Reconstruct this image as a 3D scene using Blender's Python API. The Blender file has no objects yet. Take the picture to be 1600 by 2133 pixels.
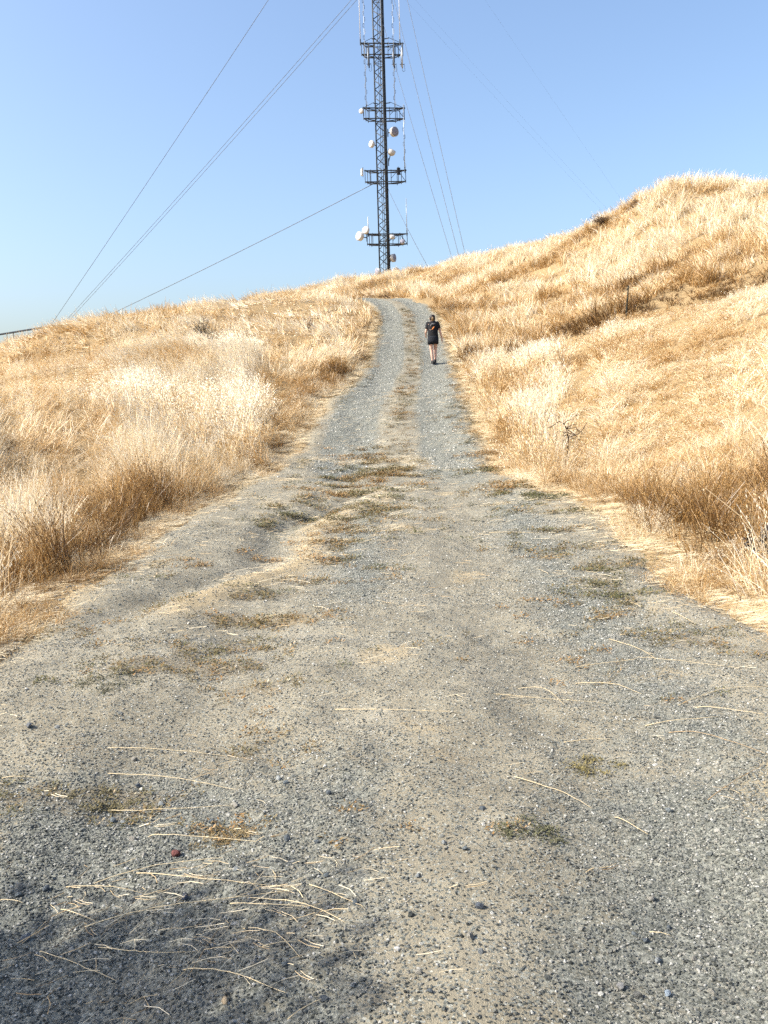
import bpy, bmesh, math, random
import numpy as np
from mathutils import Vector, Matrix, Euler

# ---------------------------------------------------------------- camera, sky, sun, exposure
sc = bpy.context.scene
COL = sc.collection
CAMZ = 1.6
PITCH, ROLL = math.radians(7.70), math.radians(1.6)
cam_data = bpy.data.cameras.new("camera")
cam = bpy.data.objects.new("camera", cam_data)
COL.objects.link(cam)
fw = Vector((0, math.cos(PITCH), -math.sin(PITCH)))
u0 = Vector((0, math.sin(PITCH), math.cos(PITCH)))
x0 = Vector((1, 0, 0))
right = x0 * math.cos(ROLL) - u0 * math.sin(ROLL)
up = x0 * math.sin(ROLL) + u0 * math.cos(ROLL)
m = Matrix((right, up, -fw)).transposed().to_4x4()
m.translation = (0, 0, CAMZ)
cam.matrix_world = m
cam_data.sensor_fit = 'VERTICAL'
cam_data.sensor_height = 24.0
cam_data.lens = 24.0 * 1750 / 2133
cam_data.clip_start = 0.05
cam_data.clip_end = 8000
sc.camera = cam

SUN_EL = math.radians(40)
SUN_DIR = Vector((-0.975, -0.22, 0)).normalized() * math.cos(SUN_EL) + Vector((0, 0, math.sin(SUN_EL)))
world = bpy.data.worlds.new("World")
sc.world = world
world.use_nodes = True
wn = world.node_tree
wn.nodes.clear()
sky = wn.nodes.new("ShaderNodeTexSky")
sky.sky_type = 'NISHITA'
sky.sun_disc = False
sky.sun_elevation = SUN_EL
sky.sun_rotation = math.atan2(SUN_DIR.x, SUN_DIR.y)
sky.altitude = 200
sky.air_density = 1.1
sky.dust_density = 3.9
sky.ozone_density = 3.3
bg = wn.nodes.new("ShaderNodeBackground")
bg.inputs[1].default_value = 0.15
wo = wn.nodes.new("ShaderNodeOutputWorld")
wn.links.new(sky.outputs[0], bg.inputs[0])
wn.links.new(bg.outputs[0], wo.inputs[0])

sun_data = bpy.data.lights.new("sun", 'SUN')
sun_data.energy = 5.0
sun_data.angle = math.radians(0.53)
sun_data.color = (1.0, 0.95, 0.86)
sun = bpy.data.objects.new("sun", sun_data)
COL.objects.link(sun)
sun.location = (-30, -8, 40)
sun.rotation_euler = (-SUN_DIR).to_track_quat('-Z', 'Y').to_euler()

sc.view_settings.view_transform = 'Standard'
sc.view_settings.look = 'None'
sc.view_settings.exposure = 0.88
sc.view_settings.gamma = 1.0
sc.render.engine = 'CYCLES'
sc.cycles.max_bounces = 4
sc.cycles.diffuse_bounces = 2
sc.cycles.transmission_bounces = 2
sc.cycles.use_adaptive_sampling = True
sc.cycles.adaptive_threshold = 0.03
sc.cycles.use_denoising = False

rng = np.random.default_rng(7)
random.seed(7)

# TERRAIN-BEGIN
# ---------------------------------------------------------------- terrain height (metres; x right, y ahead, z up)
def hash2(ix, iy, seed):
    h = (ix.astype(np.int64) * 374761393 + iy.astype(np.int64) * 668265263 + seed * 974634777) & 0xffffffff
    h = ((h ^ (h >> 13)) * 1274126177) & 0xffffffff
    return ((h ^ (h >> 16)) & 0xffff) / 65535.0

def vnoise(x, y, seed=0):
    ix, iy = np.floor(x), np.floor(y)
    fx, fy = x - ix, y - iy
    fx = fx * fx * (3 - 2 * fx); fy = fy * fy * (3 - 2 * fy)
    a, b = hash2(ix, iy, seed), hash2(ix + 1, iy, seed)
    c, d = hash2(ix, iy + 1, seed), hash2(ix + 1, iy + 1, seed)
    return (a + (b - a) * fx) * (1 - fy) + (c + (d - c) * fx) * fy

def fbm(x, y, seed=0, octs=4):
    t, amp, tot = 0, 1.0, 0
    for o in range(octs):
        t = t + amp * vnoise(x * 2 ** o + 17.3 * o, y * 2 ** o - 9.1 * o, seed + o)
        tot += amp; amp *= 0.5
    return t / tot

def sstep(a, b, v):
    t = np.clip((v - a) / (b - a), 0, 1)
    return t * t * (3 - 2 * t)

RK = np.array([(-6, 0), (5, 0), (12, .15), (17, .3), (21.5, .45), (25.5, .8), (30, 1.12), (36, 1.35), (42, 1.33), (45.5, .95)])
TURN = [(48.2, -.1), (49.9, -2.0), (50.6, -5), (50.2, -10), (48.5, -18), (46, -30)]
RZ_Y = [-6, 0, 5, 9, 13, 16.5, 19, 21.5, 25.5, 30, 36, 42, 46, 50]
RZ_Z = [-.08, 0, .09, .15, .24, .40, .86, 1.36, 2.05, 2.86, 4.18, 5.66, 6.66, 7.58]

def _spline(pts, n):
    P = np.array([pts[0]] + list(pts) + [pts[-1]], float)
    out = []
    for i in range(1, len(P) - 2):
        t = np.linspace(0, 1, n, endpoint=False)[:, None]
        p0, p1, p2, p3 = P[i - 1], P[i], P[i + 1], P[i + 2]
        out.append(.5 * (2 * p1 + (p2 - p0) * t + (2 * p0 - 5 * p1 + 4 * p2 - p3) * t ** 2 + (3 * p1 - p0 - 3 * p2 + p3) * t ** 3))
    return np.vstack(out)

CENTRE = _spline([(x, y) for y, x in list(RK) + TURN], 24)          # road centre line, xy
_d = np.r_[0, np.cumsum(np.hypot(*np.diff(CENTRE, axis=0).T))]
SLEN = _d
_tan = np.gradient(CENTRE, axis=0); _tan /= np.hypot(_tan[:, 0], _tan[:, 1])[:, None]
HWL = lambda s: np.interp(s, [0, 11, 15.5, 22.5, 27.5, 36, 48, 60, 90], [2.45, 2.45, 2.7, 2.2, 1.95, 1.55, 1.5, 1.4, 1.4])
HWR = lambda s: np.interp(s, [0, 11, 15.5, 22.5, 27.5, 36, 48, 60, 90], [2.5, 2.4, 2.4, 1.85, 1.85, 1.5, 1.5, 1.4, 1.4])

def road_coords(x, y):
    """nearest point on the centre line: s along it, u across it (right positive)"""
    x = np.asarray(x, float); y = np.asarray(y, float)
    s = np.empty(x.shape); u = np.empty(x.shape)
    for a in range(0, len(x), 20000):
        xx, yy = x[a:a + 20000], y[a:a + 20000]
        d2 = (xx[:, None] - CENTRE[None, :, 0]) ** 2 + (yy[:, None] - CENTRE[None, :, 1]) ** 2
        k = d2.argmin(1)
        dx, dy = xx - CENTRE[k, 0], yy - CENTRE[k, 1]
        s[a:a + 20000] = SLEN[k] + dx * _tan[k, 0] + dy * _tan[k, 1]
        u[a:a + 20000] = dx * _tan[k, 1] - dy * _tan[k, 0]
    return s, u

def edge_distance(x, y):
    """metres outside the bare road edge (negative on the road)"""
    s, u = road_coords(x, y)
    wob = (fbm(np.asarray(x) * .9, np.asarray(y) * .9, 31, 3) - .5) * .55
    return np.where(u < 0, -u - HWL(s), u - HWR(s)) + wob, s, u

HILL = [(-2.96, 6.3, .1), (-4.8, 10.5, .3), (-6.3, 14, .95), (-8.94, 20, 1.78), (-14.15, 32, 3.35), (-12.48, 35, 4.79), (-10.61, 39, 5.64), (-7.9, 42, 6.29), (-4.89, 47, 7.25),
    (-4.49, 14.5, .70), (-4.12, 18.5, 1.3), (-3.24, 25, 2.52), (-2.0, 33, 4.1), (-1.5, 41, 5.99), (-6.72, 22, 2.0), (-5.52, 29, 3.45), (-8.23, 30, 3.59), (-4.0, 38, 5.1),
    (-2.95, 12.5, .25), (-2.4, 17.5, .6), (-4.66, 57, 8.7), (-.85, 58, 9.31), (2.06, 58, 9.66), (4.89, 57, 10.15), (6.55, 55, 10.23), (9.25, 53, 10.39),
    (11.49, 50, 10.51), (12.35, 48, 10.82), (14.36, 46, 11.52), (15.41, 44, 11.67), (16.96, 43, 11.11), (18.86, 42, 11.04), (3.98, 44, 6.35), (4.01, 34, 3.65),
    (9.66, 42, 7.3), (7.36, 32, 3.9), (10.59, 31, 4.7), (12.94, 38, 7.72), (15.33, 34, 7.29), (13.12, 29, 4.9), (4.16, 27.5, 2.55), (7.01, 24.5, 3.4),
    (8.32, 22.5, 3.65), (9.52, 21, 3.85), (3.56, 20.5, 1.25), (4.26, 18.5, 1.4), (5.83, 17, 1.65), (7.28, 16, 1.95), (5.26, 11.5, .9), (4.31, 12.5, .6), (3.34, 14.5, .4),
    (3.9, 8.3, .34), (3.2, 6.6, .1), (5.2, 29.0, 2.5), (8.2, 28.0, 2.95), (10.5, 26.8, 3.25), (12.5, 25.5, 3.5), (7.6, 25.4, 3.5), (9.4, 23.4, 3.85), (11, 22.2, 4.1),
    # out of sight: behind the crests, beside and behind the camera
    (0, 70, 11.3), (0, 82, 12.2), (.9, 95, 12.4), (-25, 70, 6.6), (-21, 45, 3.6), (-20, 32, 1.8), (-30, 40, .6), (-30, 20, -2), (-15, 12, -.6), (-14, 0, -1.4), (-25, -10, -4),
    (-6, 2, -.25), (-6, -6, -.5), (0, -12, -.3), (7, 2, 1.2), (12, 8, 3), (20, 20, 6.4), (24, 34, 9), (28, 58, 13), (18, 52, 11.6), (14, 62, 11.2), (20, 0, 4.6), (12, -10, 1.5),
    (-46.9, 122, 11.0), (40, 122, 18.3), (0, 120, 12), (-12, 60, 7.0), (-8, 52, 7.0), (8, 66, 11.0), (5, 62, 10.3)]
_c = [list(p) for p in HILL]
for _y, _x in RK:
    _z = float(np.interp(_y, RZ_Y, RZ_Z)); _s = float(_y + 6)
    for _u in (-float(HWL(_s)) * .95, 0., float(HWR(_s)) * .95):
        _c.append([_x + _u, _y, _z])
for _y, _x, _z in ((48.2, -.1, 7.1), (50, -2.0, 7.45), (50.6, -5, 7.2), (50.2, -10, 6.2), (48.5, -18, 4.2)):
    _c.append([_x, _y, _z]); _c.append([_x + .3, _y + 1.3, _z + .05]); 
_c = np.array(_c)
def _tps_fit(c, lam):
    n = len(c)
    r2 = ((c[:, None, :2] - c[None, :, :2]) ** 2).sum(2)
    K = np.where(r2 > 0, .5 * r2 * np.log(np.maximum(r2, 1e-12)), 0) + np.eye(n) * lam
    P = np.c_[np.ones(n), c[:, :2]]
    A = np.block([[K, P], [P.T, np.zeros((3, 3))]])
    return np.linalg.solve(A, np.r_[c[:, 2], 0, 0, 0])
_w = _tps_fit(_c, .6)

def base_height(x, y):
    x = np.asarray(x, float); y = np.asarray(y, float)
    out = np.empty(x.shape)
    for a in range(0, len(x), 20000):
        xx, yy = x[a:a + 20000], y[a:a + 20000]
        r2 = (xx[:, None] - _c[None, :, 0]) ** 2 + (yy[:, None] - _c[None, :, 1]) ** 2
        out[a:a + 20000] = (.5 * r2 * np.log(np.maximum(r2, 1e-12))) @ _w[:-3] + _w[-3] + _w[-2] * xx + _w[-1] * yy
    far = np.hypot(x, y - 60)
    k = sstep(85, 150, far)
    return out * (1 - k) - 6 * k

def ground_height(x, y):
    """hillside under the grass"""
    d, s, u = edge_distance(x, y)
    b = base_height(x, y)
    k = sstep(.1, 1.6, d)
    b = b + k * ((fbm(x / 4.2, y / 3.0, 3, 3) - .5) * .55 + (fbm(x / 1.1, y / .9, 9, 2) - .5) * .16)
    return b

def road_height(x, y):
    d, s, u = edge_distance(x, y)
    b = base_height(x, y)
    tr = np.exp(-((np.abs(u) - .85) / .42) ** 2)
    r = (fbm(u / 1.1, s / 2.6, 41, 3) - .5) * .14 - tr * .05 * sstep(4, 9, s)
    # washed-out gully running slantwise across the left half
    g = u + .95 - (s - 16.5) * .17 + .18 * np.sin(s * 1.7)
    r = r - .075 * np.exp(-(g / .22) ** 2) * sstep(11.0, 12.2, s) * (1 - sstep(17.0, 20, s)) + .04 * np.exp(-((g - .42) / .2) ** 2) * sstep(11, 12.2, s) * (1 - sstep(17, 20, s))
    r = r + (fbm(x * 4.5, y * 4.5, 51, 3) - .5) * .045 + (fbm(x * 17, y * 17, 61, 2) - .5) * .012
    e = sstep(-.35, .25, d)
    return b + (r + .05) * (1 - e) - .05 * e
# TERRAIN-END

# ---------------------------------------------------------------- helpers
def tag(o, label=None, cat=None, group=None, kind=None):
    if label: o["label"] = label
    if cat: o["category"] = cat
    if group: o["group"] = group
    if kind: o["kind"] = kind
    return o

def mesh_from(name, verts, faces, mat=None, smooth=False):
    me = bpy.data.meshes.new(name)
    me.from_pydata([tuple(v) for v in verts], [], [tuple(f) for f in faces])
    if smooth:
        me.polygons.foreach_set("use_smooth", [True] * len(me.polygons))
    if mat: me.materials.append(mat)
    me.update()
    return me

def obj(name, me, parent=None, loc=None):
    o = bpy.data.objects.new(name, me)
    COL.objects.link(o)
    if parent: o.parent = parent
    if loc is not None: o.location = loc
    return o

def empty(name, loc=(0, 0, 0), rz=0.0):
    o = bpy.data.objects.new(name, None)
    o.empty_display_size = .2
    COL.objects.link(o)
    o.location = loc
    o.rotation_euler = (0, 0, rz)
    return o

class MB:
    """collects shapes into one mesh"""
    def __init__(self): self.v, self.f = [], []
    def add(self, v, f):
        n = len(self.v); self.v += [tuple(p) for p in v]; self.f += [tuple(i + n for i in q) for q in f]
    def tube(self, pts, rad, n=6, caps=True):
        pts = [Vector(p) for p in pts]
        if not hasattr(rad, '__len__'): rad = [rad] * len(pts)
        t = (pts[1] - pts[0]).normalized()
        a = t.orthogonal().normalized()
        v, f = [], []
        for i, p in enumerate(pts):
            if i == 0: t = pts[1] - pts[0]
            elif i == len(pts) - 1: t = pts[-1] - pts[-2]
            else: t = pts[i + 1] - pts[i - 1]
            t.normalize()
            a = (a - t * a.dot(t)).normalized(); b = t.cross(a)
            for k in range(n):
                w = 2 * math.pi * k / n
                v.append(p + (a * math.cos(w) + b * math.sin(w)) * rad[i])
        for i in range(len(pts) - 1):
            for k in range(n):
                f.append((i * n + k, i * n + (k + 1) % n, (i + 1) * n + (k + 1) % n, (i + 1) * n + k))
        if caps:
            f.append(tuple(range(n - 1, -1, -1))); f.append(tuple(range((len(pts) - 1) * n, len(pts) * n)))
        self.add(v, f); return self
    def box(self, c, s, rz=0.0):
        c = Vector(c); R = Matrix.Rotation(rz, 3, 'Z'); v = []
        for x in (-.5, .5):
            for y in (-.5, .5):
                for z in (-.5, .5):
                    v.append(c + R @ Vector((x * s[0], y * s[1], z * s[2])))
        self.add(v, [(0, 1, 3, 2), (4, 6, 7, 5), (0, 4, 5, 1), (2, 3, 7, 6), (0, 2, 6, 4), (1, 5, 7, 3)]); return self
    def lathe(self, prof, axis=(0, 0, 1), origin=(0, 0, 0), n=20):
        ax = Vector(axis).normalized(); a = ax.orthogonal().normalized(); b = ax.cross(a); o = Vector(origin); v, f = [], []
        for r, h in prof:
            for k in range(n):
                w = 2 * math.pi * k / n
                v.append(o + ax * h + (a * math.cos(w) + b * math.sin(w)) * max(r, 1e-4))
        for i in range(len(prof) - 1):
            for k in range(n):
                f.append((i * n + k, i * n + (k + 1) % n, (i + 1) * n + (k + 1) % n, (i + 1) * n + k))
        f.append(tuple(range(n - 1, -1, -1))); f.append(tuple(range((len(prof) - 1) * n, len(prof) * n)))
        self.add(v, f); return self
    def loft(self, rings, n=20):
        """rings: (centre, rx, ry) horizontal ellipses, or (centre, a-vector, b-vector)"""
        v, f = [], []
        for c, a, b in rings:
            c = Vector(c)
            a = Vector((a, 0, 0)) if not hasattr(a, '__len__') else Vector(a)
            b = Vector((0, b, 0)) if not hasattr(b, '__len__') else Vector(b)
            for k in range(n):
                w = 2 * math.pi * k / n
                v.append(c + a * math.cos(w) + b * math.sin(w))
        for i in range(len(rings) - 1):
            for k in range(n):
                f.append((i * n + k, i * n + (k + 1) % n, (i + 1) * n + (k + 1) % n, (i + 1) * n + k))
        f.append(tuple(range(n - 1, -1, -1))); f.append(tuple(range((len(rings) - 1) * n, len(rings) * n)))
        self.add(v, f); return self
    def mesh(self, name, mat=None, smooth=False): return mesh_from(name, self.v, self.f, mat, smooth)
    def build(self, name, mat=None, parent=None, smooth=False, loc=None):
        return obj(name, self.mesh(name, mat, smooth), parent, loc)

class N:
    """node-tree helper"""
    def __init__(self, name):
        self.mat = bpy.data.materials.new(name); self.mat.use_nodes = True
        self.t = self.mat.node_tree; self.t.nodes.clear()
        self.out = self.t.nodes.new("ShaderNodeOutputMaterial")
    def n(self, typ, **kw):
        nd = self.t.nodes.new("ShaderNode" + typ)
        for k, v in kw.items(): setattr(nd, k, v)
        return nd
    def l(self, a, b): self.t.links.new(a, b)
    def noise(self, scale, detail=4, rough=.55, vec=None):
        nd = self.n("TexNoise"); nd.inputs["Scale"].default_value = scale; nd.inputs["Detail"].default_value = detail; nd.inputs["Roughness"].default_value = rough
        if vec is not None: self.l(vec, nd.inputs["Vector"])
        return nd.outputs["Fac"]
    def coords(self): return self.n("TexCoord").outputs["Object"]
    def ramp(self, fac, stops):
        nd = self.n("ValToRGB"); e = nd.color_ramp.elements
        while len(e) < len(stops): e.new(.5)
        for q, (p, c) in zip(e, stops):
            q.position = p; q.color = (*c, 1) if len(c) == 3 else c
        self.l(fac, nd.inputs[0]); return nd.outputs[0]
    def mix(self, fac, a, b, mode='MIX'):
        nd = self.n("MixRGB", blend_type=mode)
        for i, s in ((0, fac), (1, a), (2, b)):
            if hasattr(s, 'is_linked'): self.l(s, nd.inputs[i])
            elif i == 0: nd.inputs[0].default_value = s
            else: nd.inputs[i].default_value = (*s, 1)
        return nd.outputs[0]
    def math(self, op, a, b=None, clamp=False):
        nd = self.n("Math", operation=op, use_clamp=clamp)
        for i, s in ((0, a), (1, b)):
            if s is None: continue
            if hasattr(s, 'is_linked'): self.l(s, nd.inputs[i])
            else: nd.inputs[i].default_value = s
        return nd.outputs[0]
    def attr(self, name, typ='GEOMETRY', out="Fac"):
        nd = self.n("Attribute", attribute_type=typ, attribute_name=name); return nd.outputs[out]
    def principled(self, col, rough=.8, metal=0., bump=None, bump_d=.01, spec=.3):
        p = self.n("BsdfPrincipled")
        if hasattr(col, 'is_linked'): self.l(col, p.inputs["Base Color"])
        else: p.inputs["Base Color"].default_value = (*col, 1)
        if hasattr(rough, 'is_linked'): self.l(rough, p.inputs["Roughness"])
        else: p.inputs["Roughness"].default_value = rough
        p.inputs["Metallic"].default_value = metal
        p.inputs["Specular IOR Level"].default_value = spec
        if bump is not None:
            b = self.n("Bump"); b.inputs["Distance"].default_value = bump_d; self.l(bump, b.inputs["Height"]); self.l(b.outputs[0], p.inputs["Normal"])
        self.l(p.outputs[0], self.out.inputs[0]); return self.mat

def plain(name, col, rough=.6, metal=0., var=.18, scale=8., spec=.3, bump=0.0):
    q = N(name); v = q.coords(); f = q.noise(scale, 5, .6, v)
    lo = tuple(c * (1 - var) for c in col); hi = tuple(min(1, c * (1 + var)) for c in col)
    c = q.ramp(f, [(.3, lo), (.7, hi)])
    return q.principled(c, rough, metal, f if bump else None, bump, spec)

# ---------------------------------------------------------------- materials
def make_ground_mat():
    q = N("dry_hillside_soil"); v = q.coords()
    a = q.noise(.8, 6, .6, v); b = q.noise(14, 6, .7, v); c = q.noise(60, 3, .7, v)
    col = q.ramp(a, [(.3, (.17, .11, .05)), (.6, (.26, .18, .09)), (.8, (.23, .17, .10))])
    col = q.mix(q.ramp(b, [(.35, (0, 0, 0)), (.7, (1, 1, 1))]), col, (.36, .26, .14))
    col = q.mix(.5, col, q.ramp(c, [(.3, (.2, .2, .2)), (.7, (.8, .8, .8))]), 'OVERLAY')
    return q.principled(col, .95, 0, b, .03, .1)

def make_road_mat():
    q = N("packed_dirt_and_gravel"); v = q.coords()
    big = q.noise(1.3, 5, .6, v); mid = q.noise(9, 6, .65, v); fine = q.noise(70, 4, .7, v)
    vor = q.n("TexVoronoi", feature='F1'); vor.inputs["Scale"].default_value = 150; q.l(v, vor.inputs["Vector"])
    vor2 = q.n("TexVoronoi", feature='F1'); vor2.inputs["Scale"].default_value = 70; q.l(v, vor2.inputs["Vector"])
    dirt = q.ramp(big, [(.3, (.18, .156, .110)), (.55, (.25, .221, .160)), (.75, (.30, .267, .20))])
    dirt = q.mix(.55, dirt, q.ramp(mid, [(.3, (.33, .32, .31)), (.7, (.66, .66, .66))]), 'OVERLAY')
    # single chips: one grey each
    sep = q.n("SeparateColor"); q.l(vor.outputs["Color"], sep.inputs[0])
    chip = q.ramp(sep.outputs[0], [(.0, (.045, .046, .037)), (.35, (.112, .115, .098)), (.75, (.198, .201, .172)), (1., (.38, .37, .31))])
    sep2 = q.n("SeparateColor"); q.l(vor2.outputs["Color"], sep2.inputs[0])
    chip2 = q.ramp(sep2.outputs[1], [(.0, (.055, .056, .045)), (.5, (.145, .145, .118)), (1., (.29, .285, .235))])
    grav = q.mix(.5, chip, chip2)
    g = q.attr("gravel")
    edge = q.math('ADD', g, q.math('MULTIPLY', q.math('SUBTRACT', mid, .5), 1.1))
    gm = q.ramp(edge, [(.30, (0, 0, 0)), (.62, (1, 1, 1))])
    col = q.mix(gm, q.mix(q.ramp(sep.outputs[2], [(.72, (0, 0, 0)), (.74, (1, 1, 1))]), dirt, chip), grav)
    # straw dust towards the verges and the old wheel humps
    st = q.attr("straw")
    sm = q.ramp(q.math('ADD', st, q.math('MULTIPLY', q.math('SUBTRACT', fine, .5), 1.6)), [(.35, (0, 0, 0)), (.75, (1, 1, 1))])
    col = q.mix(sm, col, (.33, .26, .155))
    gr = q.attr("weed")
    wm = q.ramp(q.math('ADD', gr, q.math('MULTIPLY', q.math('SUBTRACT', fine, .5), 1.8)), [(.6, (0, 0, 0)), (1.0, (.55, .55, .55))])
    col = q.mix(wm, col, (.15, .115, .07))
    h = q.math('ADD', q.math('MULTIPLY', fine, .7), q.math('MULTIPLY', q.noise(240, 2, .6, v), .5))
    return q.principled(col, .92, 0, h, .006, .15)

def make_grass_mat(name, stops, trans=.3):
    q = N(name)
    t = q.attr("tint", 'INSTANCER'); b = q.attr("bl")
    f = q.math('ADD', t, q.math('MULTIPLY', q.math('SUBTRACT', b, .5), .5), True)
    col = q.ramp(f, stops)
    d = q.n("BsdfDiffuse"); q.l(col, d.inputs[0])
    tr = q.n("BsdfTranslucent"); q.l(col, tr.inputs[0])
    gl = q.n("BsdfGlossy"); gl.inputs["Roughness"].default_value = .45; gl.inputs[0].default_value = (1, .95, .85, 1)
    mx = q.n("MixShader"); mx.inputs[0].default_value = trans; q.l(d.outputs[0], mx.inputs[1]); q.l(tr.outputs[0], mx.inputs[2])
    m2 = q.n("MixShader"); m2.inputs[0].default_value = .05; q.l(mx.outputs[0], m2.inputs[1]); q.l(gl.outputs[0], m2.inputs[2])
    q.l(m2.outputs[0], q.out.inputs[0]); return q.mat

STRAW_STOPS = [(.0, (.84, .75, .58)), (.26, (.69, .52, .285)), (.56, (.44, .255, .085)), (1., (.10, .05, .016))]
M_GROUND = make_ground_mat()
M_ROAD = make_road_mat()
M_GRASS = make_grass_mat("dry_grass_blade", STRAW_STOPS, .32)
M_LITTER = make_grass_mat("straw_litter", [(.0, (.72, .62, .43)), (.5, (.55, .41, .22)), (1., (.25, .15, .06))], .15)
M_WEED = make_grass_mat("low_weed_leaf", [(.0, (.075, .085, .032)), (.45, (.13, .11, .045)), (1., (.30, .17, .06))], .15)
M_STRAW = plain("straw_stalk", (.60, .48, .29), .6, 0, .2, 30, .3)
M_STRAWB = plain("brown_stalk", (.34, .23, .12), .7, 0, .3, 30, .2)
M_STEEL = plain("dark_weathered_steel", (.026, .033, .042), .6, 0., .3, 3, .4)
M_GALV = plain("galvanised_steel", (.32, .34, .36), .45, .6, .2, 4, .5)
M_BLACK = plain("black_rubber_cable", (.02, .022, .026), .6, 0, .2, 6, .3)
M_WHITE = plain("white_radome", (.50, .485, .46), .5, 0, .06, 5, .4)
M_GREYF = plain("shade_grey_radome_face", (.20, .20, .25), .6, 0, .12, 6, .3)  # grey lowered to carry the shade on the largest dish's face
M_WIRE = plain("guy_strand", (.10, .11, .13), .6, .2, .2, 2, .3)
M_TWIG = plain("dead_twig_bark", (.075, .045, .03), .85, 0, .35, 40, .2)
M_CONC = plain("concrete", (.42, .40, .36), .9, 0, .2, 6, .2, .01)
M_POST = plain("dark_green_post_paint", (.02, .03, .022), .6, 0, .3, 12, .4)

def make_stone_mat():
    q = N("road_stone"); v = q.coords()
    t = q.attr("tint", 'INSTANCER')
    col = q.ramp(t, [(0, (.040, .043, .039)), (.3, (.125, .131, .118)), (.6, (.235, .24, .215)), (.85, (.34, .315, .255)), (1, (.57, .555, .50))])
    f = q.noise(40, 4, .65, v)
    col = q.mix(.4, col, q.ramp(f, [(.3, (.3, .3, .3)), (.7, (.7, .7, .7))]), 'OVERLAY')
    return q.principled(col, .85, 0, f, .004, .25)
M_STONE = make_stone_mat()

# ---------------------------------------------------------------- ground sheet and far plain
def grid_object(name, xs, ys, hfun, mat):
    X, Y = np.meshgrid(xs, ys)
    Z = hfun(X.ravel(), Y.ravel())
    nx, ny = len(xs), len(ys)
    co = np.c_[X.ravel(), Y.ravel(), Z].astype(np.float32)
    i = (np.arange(ny - 1)[:, None] * nx + np.arange(nx - 1)[None, :]).ravel()
    q = np.c_[i, i + 1, i + nx + 1, i + nx]
    me = bpy.data.meshes.new(name)
    me.vertices.add(len(co)); me.vertices.foreach_set("co", co.ravel())
    me.loops.add(q.size); me.loops.foreach_set("vertex_index", q.ravel().astype(np.int32))
    me.polygons.add(len(q)); me.polygons.foreach_set("loop_start", np.arange(0, q.size, 4, dtype=np.int32)); 
    me.update(calc_edges=True)
    me.polygons.foreach_set("use_smooth", np.ones(len(q), bool))
    me.materials.append(mat)
    return obj(name, me), co

def axis_steps(fine0, fine1, step, far0, far1):
    a = list(np.arange(fine0, fine1 + 1e-6, step)); s = step; x = fine1
    while x < far1: s *= 1.25; x += s; a.append(x)
    s = step; x = fine0
    while x > far0: s *= 1.25; x -= s; a.insert(0, x)
    return np.array(a)

def ground_mesh_height(x, y):
    d, s, u = edge_distance(x, y)
    return ground_height(x, y) - .14 * (1 - sstep(-.75, -.1, d))

xs = axis_steps(-22, 24, .28, -4000, 4000)
ys = axis_steps(-6, 64, .28, -4000, 4000)
ground, _ = grid_object("ground", xs, ys, ground_mesh_height, M_GROUND)
tag(ground, kind="structure")

# ---------------------------------------------------------------- the gravel road
GULLY = lambda s, u: np.exp(-((u + .52 - (s - 16.5) * .17 + .18 * np.sin(s * 1.7)) / .3) ** 2) * sstep(11, 12.2, s) * (1 - sstep(17, 20, s))
def track_offset(s): return np.interp(s, [20, 27.5, 36, 60], [1.05, 1.0, .76, .76])
def gravel_mask(s, u, x, y):
    off = track_offset(s); hw = np.interp(s, [20, 27.5, 36, 60], [.62, .58, .5, .5])
    up_ = np.maximum(np.exp(-((u + off) / hw) ** 4), np.exp(-((u - off) / hw) ** 4)) * sstep(19.5, 22.5, s + (fbm(x, y, 5, 2) - .5) * 3 + .5 * (u > 0))
    n = fbm(x * .8, y * .8, 15, 3)
    rightp = np.exp(-((u - 1.35 - (s - 11) * .02) / .45) ** 2) * sstep(8.4, 9.4, s) * (1 - sstep(16, 21, s)) * .58
    mid = np.exp(-((u + .25 + .02 * (s - 12)) / .35) ** 2) * sstep(11, 13, s) * (1 - sstep(17, 19, s)) * .6
    near = (1 - sstep(8.7, 10.2, s - .15 * u)) * (.58 + .6 * (n - .5))
    dirt_tongue = np.exp(-((u - .25 - .12 * (s - 8.6)) / .22) ** 2) * .45 * (s < 12)
    return np.clip(np.maximum.reduce([up_, rightp, mid, near]) + (n - .5) * .35 - dirt_tongue, 0, 1)
def straw_mask(s, u, x, y):
    d = np.where(u < 0, -u - HWL(s), u - HWR(s))
    n = fbm(x * 1.4, y * 1.4, 25, 3)
    hump = np.exp(-((u - .0) / .35) ** 2) * sstep(20, 24, s) * .25
    edge = np.exp(-np.clip(-d, 0, 9) / .28) * .8
    return np.clip(np.maximum.reduce([edge, hump * n * 1.6, GULLY(s, u) * .75, .55 * sstep(.6, .75, n) * sstep(8, 9, s) * (1 - sstep(22, 26, s))]), 0, 1)
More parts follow.
